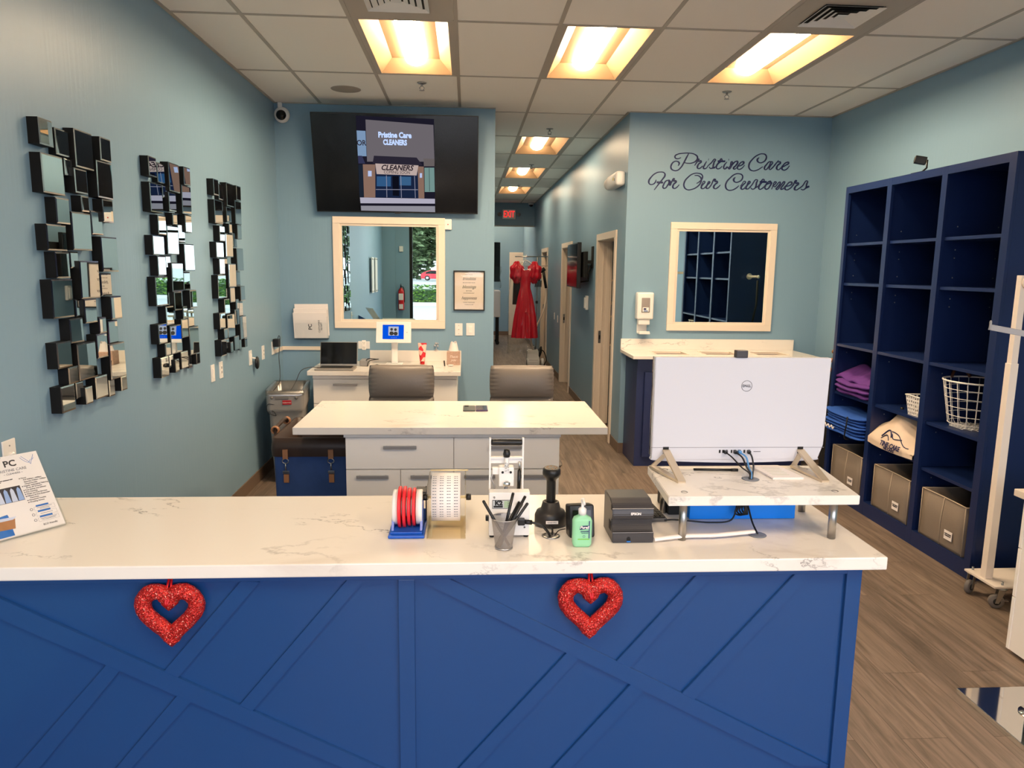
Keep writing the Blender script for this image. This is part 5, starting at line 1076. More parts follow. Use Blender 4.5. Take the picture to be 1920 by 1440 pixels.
# under the riser
t = thing('storage_tray', 'bright blue box under the marble riser', 'box', (.95, 2.45, CT))
MB().box(.760, 1.130, 2.352, 2.56, CT, CT+.105, .003).done('box_body', 'bluebox', t)
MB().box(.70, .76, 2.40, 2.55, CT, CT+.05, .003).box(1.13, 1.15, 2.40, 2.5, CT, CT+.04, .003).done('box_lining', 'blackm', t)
t = thing('cable', 'bundle of black cables hanging below the riser in front of the blue box', 'cable', (.93, 2.30, CT+.01))
b = MB()
for k in range(5): b.tube(spline([(.935+.006*k, 2.31, RZ-.03), (.925+.006*k, 2.315, .99), (.905+.008*k, 2.32, CT+.035+.004*k), (.925+.004*k, 2.30, CT+.035), (.935, 2.30, .99)], 7), .0028, 6)
b.tube(spline([(.94, 2.30, .98), (.937, 2.25, .94), (.940, 2.205, CT+.002)], 6), .003, 6).tube(spline([(.915, 2.33, .97), (.89, 2.31, CT+.012), (.82, 2.31, CT+.004), (.74, 2.325, CT+.006), (.70, 2.34, CT+.004), (.668, 2.33, CT+.006)], 8), .0028, 6); b.done('bundle', 'black', t)
t = thing('keyboard', 'dark keyboard edge reaching out beside the back left riser leg', 'keyboard', (.65, 2.45, CT))
b = MB().at(Matrix.Translation((.640, 2.46, CT)) @ Matrix.Rotation(.06, 4, 'Z')); b.box(-.03, .03, -.13, .02, 0, .012, .003)
b.done('base', mat('keyboard_grey', (84, 82, 80), .5), t)
b = MB().at(Matrix.Translation((.640, 2.46, CT)) @ Matrix.Rotation(.06, 4, 'Z'))
for i in range(3):
    for j in range(8): b.box(-.026+i*.018, -.011+i*.018, -.124+j*.018, -.110+j*.018, .012, .016)
b.done('keys', 'blackm', t)
t = thing('tape_disc', 'cream round disc lying behind the receipt printer', 'disc', (.625, 2.40, CT))
MB().lathe([(.01, .0), (.045, .0), (.045, .03), (.01, .03)], (.585, 2.54, CT), 28, caps=False).m(0).lathe([(0, .029), (.044, .029), (.044, .0295), (0, .0295)], (.585, 2.54, CT), 28).done('disc', 'yellowed', t)
# ================================================================ NAVY SHELVES ON THE RIGHT
XS = 2.90
t = thing('cube_shelf', 'tall navy shelf unit with three columns of open compartments', 'shelf unit', (3.11, 4.71, 0))
YS = [3.83, 4.42, 5.01, 5.60]; w = .055
def xz(b, *a): return b.box(*a, .001)
MB().box(XR-.012, XR-.002, YS[0], YS[3], .0, 2.40).done('back_panel', 'navyshelf', t)
for k, y in enumerate(YS):
    ya, yb = (y, y+.02) if k == 0 else (y-.02, y) if k == 3 else (y-.02, y+.02)
    MB().box(XS+.02, XR-.012, ya, yb, 0, 2.40).done('upright', 'navyshelf', t)
b = MB()
for k, y in enumerate(YS):
    ya, yb = (y, y+w) if k == 0 else (y-.04, y) if k == 3 else (y-.026, y+.026)
    b.box(XS, XS+.02, ya, yb, 0, 2.40, .001)
b.box(XS+.0005, XS+.02, YS[0]+.02, YS[3]-.02, 2.35, 2.3995).box(XS+.0005, XS+.02, YS[0]+.02, YS[3]-.02, .0, .10)
b.done('face_frame', 'navyshelf', t)
MB().box(XS+.02, XR-.012, YS[0]+.02, YS[3]-.02, 2.375, 2.40).done('top_panel', 'navyshelf', t)
SH = {0: (.10, .525, .825, 1.205, 1.675, 1.975), 1: (.10, .55, .825, 1.205, 1.675, 1.975), 2: (.10, .55, .825, 1.205, 1.675, 1.975)}
for k in range(3):
    for z in SH[k]:
        if z == .10: MB().box(XS+.02, XR-.012, YS[k]+.02, YS[k+1]-.02, z-.02, z).done('bottom_board', 'navyshelf', t)
        else: MB().box(XS+.004 if z == 1.205 else XS+.022, XR-.012, YS[k]+.021, YS[k+1]-.021, z-.02, z, .001).done('shelf_board', 'navyshelf', t)
pin = mat('pin_hole_metal', (120, 124, 130), .4)
for k in range(3):
    b = MB()
    for z in (2.04, 1.90, 1.85, 1.73, 1.60, 1.55, 1.13, .75, .45):
        b.lathe([(0, 0), (.004, 0), (.004, -.001), (0, -.001)], (XS+.10, YS[k+1]-.0205, z), 8, 'y').lathe([(0, 0), (.004, 0), (.004, -.001), (0, -.001)], (XR-.08, YS[k+1]-.0205, z), 8, 'y')
    b.done('shelf_pins', pin, t)
# camera on top
t = thing('security_camera', 'small black camera on a curved foot on top of the navy shelves', 'security camera', (2.95, 4.77, 2.40))
MB().box(2.925, 2.985, 4.70, 4.82, 2.40, 2.408, .002).tube([(2.955, 4.745, 2.408), (2.965, 4.715, 2.43), (2.965, 4.715, 2.48)], .006, 8).done('foot', 'black', t)
T = Matrix.Translation((2.955, 4.775, 2.485)) @ Matrix.Rotation(math.radians(-28), 4, 'Z') @ Matrix.Rotation(math.radians(12), 4, 'Y')
MB().at(T).box(-.036, .036, -.024, .024, -.025, .025, .008, 3).done('camera_body', 'black', t)
MB().at(T).lathe([(0, -.038), (.016, -.038), (.018, -.035)], (0, 0, 0), 20, 'x').done('lens', 'bglass', t)
# storage bins on the bottom
def bin_(y0, y1, label):
    t = thing('storage_bin', label, 'storage bin', (3.06, (y0+y1)/2, .10), group='grey fabric bins along the shelf bottom')
    ym = (y0+y1)/2; W, D, H = (y1-y0), .34, .30; xc = XS+.015+D/2
    def sec(z, bulge, sc=1):
        P = []
        for (ax, ay), (bx, by) in (((-1, 1), (-1, -1)), ((-1, -1), (1, -1)), ((1, -1), (1, 1)), ((1, 1), (-1, 1))):
            for k in range(6):
                u = k/6; px, py = ax+(bx-ax)*u, ay+(by-ay)*u; nrm = (ax+bx)/2, (ay+by)/2; q = bulge*(1-(2*u-1)**2)
                P.append((xc+(px*D/2+nrm[0]*q)*sc, ym+(py*W/2+nrm[1]*q)*sc, z))
        return P
    b = MB(); loft(b, [sec(.10, 0), sec(.12, .003), sec(.25, .006), sec(.40, -.008), sec(.402, -.008, .965), sec(.13, 0, .95)], (True, True)); b.done('fabric_body', 'fabric', t)
    b = MB(); rim = sec(.402, -.008, 1.005); b.tube(rim, .0045, 6, closed=True)
    x = XS+.0135
    b.tube([(x-.001, ym, .105), (x-.007, ym, .25), (x+.006, ym, .40)], .003, 6).tube([(x-.001, y0, .105), (x-.001, y0, .40)], .003, 6).tube([(x-.001, y1, .105), (x-.001, y1, .40)], .003, 6)
    b.done('piping', 'piping', t)
    T = frame((XS+.006, ym-.085, .19), (0, -1, 0), (0, 0, 1)); b = MB().m(0).at(T).box(-.036, .036, -.028, .028, 0, .002).m(1)
    b.at(Matrix.Identity(4)).text("CUSTOMER'S\nGARMENTS", .0105, T @ Matrix.Translation((0, .002, .0025)), bold=.0003); b.done('label', ['paper', 'ink'], t)
bin_(5.07, 5.50, 'grey fabric bin on the shelf bottom beneath the blue folded stack')
bin_(4.48, 4.90, 'grey fabric bin on the shelf bottom beneath the beige drawstring bag')
bin_(3.93, 4.34, 'grey fabric bin on the shelf bottom beneath the white wire basket')
# folded stacks
def folded(y0, y1, z0, layers, th, mt, name, label, amp, cat, grp, seed=1, x0=XS-.01):
    rn = random.Random(seed)
    for k in range(layers):
        zc = z0+th*(k+.5); ph = rn.uniform(0, 6); dx = rn.uniform(-.012, .012); a, c = y0+rn.uniform(-.008, .008), y1+rn.uniform(-.006, .006); ph2 = rn.uniform(0, 6)
        b = MB()
        def f(u, v):
            an = 2*PI*u; cy = (a+c)/2; hy = (c-a)/2; s = v*PI; r = math.sin(s)**.35; 
            px = math.copysign(abs(math.cos(an))**.35, math.cos(an)); py = math.copysign(abs(math.sin(an))**.35, math.sin(an))
            y = cy+py*hy*r; x = (x0+dx+.15)+px*.15*r
            wv = amp*(math.sin(y*21+ph+k*.4)+.5*math.sin(y*43+ph2)) * (1 if px < .3 else .4)
            z = zc - math.cos(s)*th*.56 + wv + .018*(((y-cy)/hy)**2-.5)*(1 if layers > 3 else .6)*k/layers
            return (x, y, z)
        b.grid(36, 11, f, True)
        bmesh.ops.remove_doubles(b.bm, verts=b.bm.verts[:], dist=.0004)
        o = b.done(name, mt, loc=((x0+.15), (y0+y1)/2, zc)); tag(o, label[k] if isinstance(label, list) else label, cat, grp)
pl = ['purple folded cloth at the bottom of the purple stack in the shelf', 'purple folded cloth in the middle of the purple stack in the shelf', 'purple folded cloth second from the top of the purple stack']
folded(5.06, 5.55, .826, 3, .036, 'purple', 'folded_cloth', pl, .004, 'folded cloth', 'purple folded cloths in the shelf', 5)
b = MB()
def f(u, v):
    y = 5.57-u*.50; return (XS+.02+v*.20+.01*math.sin(u*9), y, .945+.115*(1-.15*u)*(1-v*.2) - (1-v)*.11*(1 if v < .5 else 1)+.004*math.sin(u*60)*(1-abs(2*v-1)) + .01*math.sin(u*14))
b.grid(60, 14, f); o = b.done('folded_cloth', 'purple', loc=(XS+.1, 5.3, .94)); md = o.modifiers.new('s', 'SOLIDIFY'); md.thickness = .02; md.offset = -1
tag(o, 'gathered purple drape standing on top of the purple stack', 'folded cloth', 'purple folded cloths in the shelf')
names = ['lowest', 'second lowest', 'third lowest', 'fourth from the bottom', 'fifth from the bottom', 'second from the top', 'topmost']
folded(5.05, 5.60, .526, 7, .024, 'royal', 'folded_bag', ['royal blue folded laundry bag, %s of the blue stack in the shelf' % s for s in names], .003, 'laundry bag', 'blue laundry bags stacked in the shelf', 9, x0=XS-.045)
t = thing('bag_print_tab', 'white printed logo patch on the front of the blue bag stack', 'printed patch', (XS-.05, 5.42, .56))
b = MB().at(frame((XS-.058, 5.44, .562), (0, -1, 0), (.0, 0, 1)))
for k in range(3): b.tube(spline([(-.09+.05*k, 0, .002), (-.07+.05*k, .014, .004), (-.055+.05*k, -.008, .004), (-.04+.05*k, .008, .002)], 5), .006, 6, flat=.4)
b.done('print', 'paper', t)
b = MB().tube(spline([(XS-.06, 5.19, .69), (XS-.068, 5.185, .62), (XS-.066, 5.20, .53), (XS-.03, 5.2, .515)], 6), .006, 6).done('cord', 'black', t)
# beige drawstring bag
t = thing('drawstring_bag', 'beige drawstring laundry bag slumped on the middle shelf column', 'laundry bag', (3.05, 4.68, .551))
b = MB()
def f(u, v):
    # u along y (front edge), v from the front lip over the top to the back
    y = 4.99-u*.535; c = u*2-1
    ht = .055+.19*math.exp(-((u-.42)/.40)**2)
    if v < .12: x = XS-.035+.0*v; z = .552+v/.12*(.04+.012*math.sin(u*7))
    else:
        q = (v-.12)/.88; x = XS-.035+.33*q**1.1; z = .592+(ht)*math.sin(min(1, q*1.35)*PI/2)+.010*math.sin(u*11+q*7)+.006*math.sin(u*23-q*12)
    x += .03*c*c
    return (x, y, min(z, .802))
b.grid(44, 26, f); b.done('bag_body', 'bagcloth', t)
def bagp(u, v, o=.003): p = Vector(f(u, v)); return p+Vector((-o, 0, o))
b = MB()
b.tube([bagp(.34+.20*s, .20+.07*math.sin(s*2.9)) for s in [k/14 for k in range(15)]], .0045, 6).tube([bagp(.50+.38*s, .27-.06*s+.02*math.sin(s*6)) for s in [k/20 for k in range(21)]], .003, 6).tube([bagp(.53+.20*s, .25-.06*math.sin(s*3)) for s in [k/14 for k in range(15)]], .003, 6).tube([bagp(.36+.16*s, .17+.05*math.sin(s*2.9)) for s in [k/14 for k in range(15)]], .003, 6)
b.done('swoosh_print', 'navyink', t)
b = MB(); w_ = 'PRISTINE CARE'
T = frame((XS-.043, 4.655, .597), (.02, -1, -.0), (.35, 0, 1)); b.text('TINE CARE', .045, T, bold=.0016, sx=1.0); T = frame((XS-.039, 4.67, .567), (.02, -1, 0), (0, 0, 1)); b.text('NE CARE', .030, T, bold=.001, sx=1.0)
b.done('lettering', 'navyink', t)
b = MB().tube(spline([bagp(.36, .95), bagp(.38, .7, .008), bagp(.385, .62, .01), bagp(.37, .55, .012)], 6), .006, 6).lathe([(0, 0), (.012, .004), (.012, .022), (0, .026)], tuple(bagp(.375, .55, .012)), 10); b.done('cord_toggle', 'black', t)
# white plastic basket
t = thing('plastic_basket', 'small white perforated plastic basket on the middle shelf column', 'basket', (3.05, 4.56, .826))
b = MB(); y0, y1 = 4.455, 4.645
def sidegrid(p0, p1, q0, q1, nx, nz):
    """panel with holes between bottom edge p0-p1 and top edge q0-q1"""
    P = lambda u, v: (Vector(p0).lerp(Vector(p1), u)).lerp(Vector(q0).lerp(Vector(q1), u), v)
    for i in range(nx):
        for j in range(nz):
            u0, u1, v0, v1 = i/nx, (i+1)/nx, j/nz, (j+1)/nz; um, vm = (u1-u0)*.24, (v1-v0)*.22
            O = [(u0, v0), (u1, v0), (u1, v1), (u0, v1)]; Q = [(u0+um, v0+vm), (u1-um, v0+vm), (u1-um, v1-vm), (u0+um, v1-vm)]
            for k in range(4): l = (k+1) % 4; b.poly([P(*O[k]), P(*O[l]), P(*Q[l]), P(*Q[k])])
B0 = [(XS+.045, y1-.02, .828), (XS+.045, y0+.02, .828), (XS+.22, y0+.02, .828), (XS+.22, y1-.02, .828)]; B1 = [(XS+.03, y1, .955), (XS+.03, y0, .955), (XS+.24, y0, .955), (XS+.24, y1, .955)]
for k in range(4): l = (k+1) % 4; sidegrid(B0[k], B0[l], B1[k], B1[l], 8, 5)
b.poly(B0); o = b.done('basket_wall', 'whitep', t); md = o.modifiers.new('s', 'SOLIDIFY'); md.thickness = .0025
MB().tube(B1, .005, 6, closed=True).done('rim', 'whitep', t)
# wire basket
t = thing('wire_basket', 'round white wire basket with brown grips in the nearest shelf column', 'wire basket', (3.10, 4.19, .826))
b = MB(); xc, yc = XS+.20, 4.19; z0, z1 = .829, 1.115; r0, r1 = .145, .192
for k in range(20):
    a = 2*PI*k/20; b.tube([(xc+r0*.6*math.cos(a), yc+r0*.6*math.sin(a), z0+.002), (xc+r0*.92*math.cos(a), yc+r0*.92*math.sin(a), z0+.004), (xc+r0*1.02*math.cos(a), yc+r0*1.02*math.sin(a), z0+.03), (xc+r1*math.cos(a), yc+r1*math.sin(a), z1)], .0022, 5)
for z in (.855, .905, .96, 1.015, 1.068): 
    r = r0+(r1-r0)*(z-z0)/(z1-z0); b.tube(circ((xc, yc, z), r, 40), .0022, 5, closed=True)
for k in range(-4, 5): h = math.sqrt(max(0, .135**2-(k*.03)**2)); b.cyl((xc+k*.03, yc-h, z0), (xc+k*.03, yc+h, z0), .0022, 5); b.cyl((xc-h, yc+k*.03, z0+.003), (xc+h, yc+k*.03, z0+.003), .0022, 5)
b.done('wire_frame', 'whitep', t)
MB().tube(circ((xc, yc, z1), r1+.002, 48), .0055, 8, closed=True, up=(0, 0, 1)).done('rim', 'whitep', t)
for s in (-1, 1): MB().tube(spline([(xc-.06, yc+s*(r1-.02), z1), (xc-.03, yc+s*(r1-.005), z1+.045), (xc+.03, yc+s*(r1-.005), z1+.045), (xc+.06, yc+s*(r1-.02), z1)], 5), .009, 8).done('grip', mat('brown_grip_wood', (80, 44, 26), .6), t)
# pegs and the dark bags hanging at the far end of the shelf
t = thing('wall_peg', 'white peg sticking out behind the far end of the navy shelves', 'peg', (3.2, 5.6, 1.70))
MB().lathe([(0, .0), (.032, .0), (.034, .008), (.014, .012), (.013, .24), (.017, .26), (.0, .265)], (3.12, 5.601, 1.70), 18, 'y').done('peg', 'trim', t)
t = thing('hanging_bags', 'black bags hanging behind the far end of the navy shelves', 'bag', (3.15, 5.75, 1.1))
b = MB(); b.grid(24, 14, lambda u, v: (3.10+math.cos(2*PI*u)*(.10+.05*v)+.012*math.sin(u*30), 5.78+math.sin(2*PI*u)*(.06+.05*v), 1.13-v*1.05), True); b.done('bag_body', 'blackm', t)
b = MB()
for dx, dz in ((-.09, 1.12), (-.10, 1.05), (-.11, .97)): b.lathe([(0, -.02), (.016, -.012), (.02, 0), (.012, .016), (0, .02)], (3.06+dx, 5.72, dz), 10)
MB().tube([(3.12, 5.85, 1.66), (3.13, 5.83, 1.4), (3.10, 5.78, 1.12)], .012, 8).done('strap', 'blackm', t)
b.done('brass_fittings', mat('brass_brown', (150, 106, 70), .35, metal=.5), t)

# ================================================================ RIGHT BACK COUNTER
t = thing('folding_cabinet', 'dark navy cabinet under the marble counter by the right window', 'cabinet', (2.3, 6.55, 0))
MB().box(1.505, 3.06, 6.335, YB-.009, 0, .983).done('carcass', 'navycab', t)
for k in range(3):
    x0 = 1.57+k*.50; d = MB()
    d.box(x0, x0+.47, 6.312, 6.335, .09, .86, .002); 
    for a in ((x0, x0+.065, .09, .86), (x0+.405, x0+.47, .09, .86), (x0+.065, x0+.405, .795, .86), (x0+.065, x0+.405, .09, .155)): d.box(a[0], a[1], 6.302, 6.312, a[2], a[3], .002)
    d.done('door', 'navycab', t)
MB().box(1.505, 3.06, 6.325, 6.336, .88, .98).done('top_rail', 'navycab', t)
slots = [(1.68, 1.98), (2.13, 2.44), (2.60, 2.90)]; b = MB()
X0, X1, Y0, Y1 = 1.447, 3.12, 6.25, YB-.001; ya, yb = 6.37, 6.62
b.box(X0, X1, Y0, ya, .984, 1.012, .002).box(X0, X1, yb, Y1, .984, 1.012, .002); x = X0
for a, c in slots: b.box(x, a, ya, yb, .984, 1.012); x = c
b.box(x, X1, ya, yb, .984, 1.012).box(X0, X1, YB-.022, YB-.001, 1.012, 1.112, .002)
o = b.done('marble_countertop', 'marble', loc=(2.3, 6.55, .984)); tag(o, 'white marble counter with slots below the right interior window', 'countertop')
for k, (a, c) in enumerate(slots):
    t = thing('drop_slot', ('cut-out tray in the marble counter, the one nearest the hand sanitizer dispenser', 'cut-out tray in the middle of the marble counter under the window', 'cut-out tray in the marble counter, farthest from the sanitizer dispenser')[k], 'slot', ((a+c)/2, 6.5, .99), group='cut-outs in the right counter')
    b = MB(); 
    for q in ((a, a+.012, ya, yb), (c-.012, c, ya, yb), (a+.012, c-.012, ya, ya+.012), (a+.012, c-.012, yb-.012, yb)): b.box(*q, .994, 1.015, .001)
    b.done('rim', 'trim', t); MB().box(a+.012, c-.012, ya+.012, yb-.012, .9845, .99).done('tray_floor', mat('slot_floor_brown', (90, 76, 64), .6), t)  # dark brown sheet as the floor of the cut-out

# ================================================================ RACKS AND DESK AT THE RIGHT EDGE
t = thing('rolling_stand', 'white steel stand on casters by the end of the navy shelves', 'rolling stand', (2.95, 3.6, 0))
MB().box(2.775, 3.25, 3.465, 3.705, .118, .130, .002).done('base_plate', mat('cream_steel', (232, 220, 208), .35), t)
b = MB().at(Matrix.Translation((2.815, 3.585, 0)))
b.box(-.017, .017, -.017, .017, .13, 1.75, .002); b.done('pole', mat('cream_steel', (232, 220, 208), .35), t)
MB().box(2.794, 2.836, 3.564, 3.606, .13, 1.30, .002).done('pole_sleeve', mat('cream_steel', (236, 224, 212), .35), t)
MB().lathe([(0, -.012), (.036, -.012), (.036, .0), (0, .002)], (2.835, 3.566, 1.715), 24, 'y').m(1).lathe([(0, -.014), (.004, -.014), (.004, -.0115)], (2.815, 3.566, 1.715), 8, 'y').done('joint_disc', ['trim', 'grey'], t)
MB().box(2.84, 3.30, 3.57, 3.60, 1.71, 1.74, .003).done('top_rail', 'trim', t)
def caster(t, x, y, h, a):
    T = Matrix.Translation((x, y, 0)) @ Matrix.Rotation(a, 4, 'Z')
    c_ = MB().at(T).lathe([(.0, -.012), (.034, -.012), (.038, -.008), (.038, .008), (.034, .012), (0, .012)], (-.02, 0, .038), 24, 'y').m(1).lathe([(0, -.0135), (.018, -.0135), (.018, .0135), (0, .0135)], (-.02, 0, .038), 16, 'y').done('caster_wheel', [mat('grey_rubber', (110, 104, 100), .6), 'blackm'], t)
    b = MB().at(T); b.lathe([(0, h-.003), (.026, h-.003), (.026, h-.010), (.012, h-.016), (0, h-.016)], (0, 0, 0), 16).cyl((0, 0, h-.004), (0, 0, h+.03), .006, 8)
    for s in (-1, 1): b.prism([(-.03, .03), (-.012, .03), (.016, h-.012), (-.016, h-.012)], s*.016-.0015, s*.016+.0015, 'y')
    b.cyl((-.02, -.02, .038), (-.02, .02, .038), .005, 8).box(-.01, .035, -.012, .012, .045, .050, .001).done('caster_fork', 'steel', c_)
for x, y in ((2.80, 3.685), (2.82, 3.485), (3.22, 3.69), (3.22, 3.48)): caster(t, x+.01, y, .118, .5 if y > 3.6 else -.3)
t = thing('display_rack', 'chrome clothing rack on a flat mirror-polished base at the right edge', 'clothing rack', (2.3, 2.53, 0))
MB().box(2.069, 2.56, 2.335, 2.728, .0, .024, .003).done('base_plate', 'chrome', t)
px, py = 2.262, 2.53
MB().lathe([(0, .024), (.06, .024), (.06, .027), (0, .0275)], (px, py, 0), 32).box(px-.026, px+.026, py-.026, py+.026, .027, .20, .003).done('post_socket', 'chrome', t)
MB().box(px-.02, px+.02, py-.02, py+.02, .20, 1.50, .002).done('post', 'chrome', t)
tip = Vector((2.009, 2.70, 1.552)); st = Vector((2.262, 2.53, 1.50)); d = (tip-st); dh = Vector((d.x, d.y, 0)).normalized(); n2 = Vector((-dh.y, dh.x, 0))
b = MB(); 
T = frame(st, (dh.x, dh.y, d.z/Vector((d.x, d.y)).length), (n2.x, n2.y, 0)); L_ = d.length
b.at(T).box(-.02, L_, -.006, .006, -.011, .011, .001); b.at(frame(tip, (dh.x, dh.y, 0), (n2.x, n2.y, 0))).box(-.009, .0, -.009, .009, -.012, .026, .006); b.done('arm', 'grey', t)
t = thing('white_desk', 'white desk with cream top at the right edge beside the rolling stand', 'desk', (2.9, 2.6, 0))
MB().box(2.505, 3.30, 2.15, 3.085, .752, .785, .004).done('desk_top', 'trim', t)
MB().box(2.537, 3.28, 2.35, 3.035, .02, .752, .001).done('pedestal', 'white', t)
for z0, z1 in ((.02, .275), (.279, .51), (.514, .745)):
    MB().box(2.535, 3.28, 3.036, 3.055, z0, z1, .0015).done('drawer', 'white', t)
for x in (2.62, 3.24):
    for y in (2.4, 3.0): MB().cyl((x, y, 0), (x, y, .046), .018, 12).done('foot', 'black', t)

# ================================================================ HALLWAY: STEAMER, DRESS, MACHINE
t = thing('garment_steamer', 'white garment steamer with pole and hose standing in the hallway', 'garment steamer', (1.25, 13.2, 0))
MB().prism([(13.0, .02), (13.42, .02), (13.42, .12), (13.30, .30), (13.10, .30), (13.0, .12)], 1.09, 1.30, 'x', .02).done('tank', 'whitep', t)
for x in (1.10, 1.36): MB().lathe([(0, -.025), (.07, -.025), (.08, -.01), (.08, .01), (.07, .025), (0, .025)], (x, 13.08, .08), 24, 'x').m(1).lathe([(0, -.027), (.05, -.027), (.05, .027), (0, .027)], (x, 13.08, .08), 20, 'x').done('wheel', ['whitep', 'blackm'], t)
b = MB()
for k in range(5): b.tube(circ((1.30+.01*k, 13.15, .22+.02*k), .09-.008*k, 14, 'x'), .011, 6, closed=True)
b.tube(spline([(1.30, 13.05, .33), (1.38, 13.0, .28), (1.42, 13.0, .14), (1.38, 12.98, .04)], 6), .010, 6); b.done('power_cord', 'blackm', t)
MB().cyl((1.25, 13.2, .28), (1.25, 13.2, 1.98), .008, 8).cyl((1.21, 13.2, .28), (1.21, 13.2, .36), .03, 10).m(1).lathe([(0, -.03), (.022, -.02), (.022, .02), (0, .03)], (1.25, 13.2, 1.16), 10).lathe([(0, -.03), (.022, -.02), (.022, .02), (0, .03)], (1.25, 13.2, .72), 10).done('pole', ['steel', 'blackm'], t)
MB().cyl((.84, 13.02, 1.965), (1.44, 13.25, 1.975), .010, 8).m(0).cyl((1.04, 13.10, 1.80), (1.44, 13.25, 1.81), .005, 6).done('hanging_rail', 'steel', t)
MB().tube(spline([(1.36, 13.05, 1.60), (1.40, 13.02, 1.35), (1.36, 12.98, 1.05), (1.22, 12.96, .72), (1.14, 12.98, .55), (1.18, 13.05, .32)], 8), .016, 8).done('hose', 'trim', t)
MB().tube([(1.20, 12.96, 1.66), (1.30, 12.96, 1.72), (1.36, 12.96, 1.76)], .035, 10).tube([(1.33, 12.96, 1.74), (1.39, 12.98, 1.42)], .024, 10).tube([(1.24, 12.94, 1.66), (1.24, 12.94, 1.55)], .07, 10, .035).done('steam_head', 'black', t)
b = MB()
for k in range(5): b.tube([(1.21+k*.022, 12.93, 1.55), (1.19+k*.026, 12.92, 1.44)], .008, 6)
b.done('brush', 'blackm', t)
# red dress under plastic
dx, dy = 1.015, 12.90
t = thing('red_gown', 'long red gown with puffed sleeves hanging under clear plastic', 'dress', (dx, dy, 1.9))
b = MB()
def f(u, v):
    a = 2*PI*u; z = 1.76-v*1.215
    if v < .10: r = .125
    elif v < .28: r = .125-.035*math.sin((v-.10)/.18*PI/2)
    else: r = .09+.13*((v-.28)/.72)**.75
    fold = 0 if v < .28 else .022*math.sin(a*11+2*v)*min(1, (v-.28)*2.4) + .010*math.sin(a*19)*min(1, (v-.28)*2)
    neck = .03*math.cos(a*2) if v < .02 else 0
    return (dx+math.cos(a)*(r+fold), dy+math.sin(a)*(r*.62+fold*.7), z+neck)
b.grid(90, 40, f, True); b.done('gown_body', 'redm', t)
for s in (-1, 1):
    b = MB()
    def f(u, v):
        a = 2*PI*u; p = PI*v; P = Vector((math.sin(p)*math.cos(a), math.sin(p)*math.sin(a), math.cos(p)))
        r = .12+.018*math.sin(a*7+v*4)+.012*math.sin(v*22)
        return (dx+s*.155+P.x*r*.95, dy-.01+P.y*r*.8, 1.69+P.z*r*1.35)
    b.grid(36, 22, f, True); b.done('puff_sleeve', 'redm', t)
b = MB().grid(8, 12, lambda u, v: (dx-.035+.07*u, dy-.088-.02*v+.008*math.sin(v*30), 1.52-v*.5-.02*math.sin(u*PI))); b.done('front_ruffle', 'redm', t)
b = MB().tube(spline([(dx-.2, dy, 1.78), (dx-.1, dy, 1.85), (dx, dy, 1.90), (dx+.1, dy, 1.85), (dx+.2, dy, 1.78)], 6), .008, 6).tube(spline([(dx, dy, 1.90), (dx, dy+.01, 1.95), (dx+.02, dy+.05, 1.99), (dx+.01, dy+.11, 1.985)], 5), .004, 6); b.done('hanger', 'whitep', t)
b = MB()
def f(u, v):
    a = 2*PI*u; z = 1.88-v*1.62; r = .03+.235*min(1, v/.09)**.6 + .02*v
    w_ = .014*math.sin(a*5+v*11)+.009*math.sin(a*9-v*19)+.02*math.sin(a*3+7*v)*v
    return (dx-.01+math.cos(a)*(r+w_), dy+math.sin(a)*(r*.62+w_), z+(.02*math.sin(a*4) if v > .98 else 0))
b.grid(48, 44, f, True); b.done('plastic_cover', 'film', t)
# dark jacket sleeve behind the gown
t = thing('dark_garment', 'dark garment hanging just behind the red gown', 'garment', (.90, 13.1, 1.7))
b = MB(); b.grid(20, 10, lambda u, v: (.885+math.cos(2*PI*u)*(.06+.02*v), 13.12+math.sin(2*PI*u)*.05, 1.74-v*.62), True); b.done('garment_body', 'blackm', t)
# machine past the header
t = thing('pressing_machine', 'white machine on dark wheeled legs past the hallway end', 'machine', (.45, 17.2, 0))
MB().box(.1, .76, 16.9, 17.5, .64, 1.25, .02).m(1).box(.758, .765, 17.05, 17.2, 1.0, 1.1).done('cabinet', ['whitep', 'blackm'], t)
for x in (.16, .70):
    for y in (16.96, 17.44): MB().box(x-.03, x+.03, y-.03, y+.03, .08, .64).lathe([(0, -.02), (.045, -.02), (.045, .02), (0, .02)], (x, y, .045), 14, 'y').done('wheeled_leg', 'blackm', t)
t = thing('dark_garment', 'dark garments under plastic hanging above the white machine', 'garment', (.4, 17.2, 2.1))
b = MB(); b.grid(40, 14, lambda u, v: (.42+math.cos(2*PI*u)*(.33+.012*math.sin(u*60)), 17.2+math.sin(2*PI*u)*(.2+.01*math.sin(u*50)), 2.35-v*.9), True); b.done('garment_body', 'blackm', t)
b = MB(); b.grid(30, 10, lambda u, v: (.42+math.cos(2*PI*u)*(.35+.02*math.sin(u*40+v*9)), 17.2+math.sin(2*PI*u)*.23, 1.80-v*.5), True); b.done('plastic_cover', 'film', t)
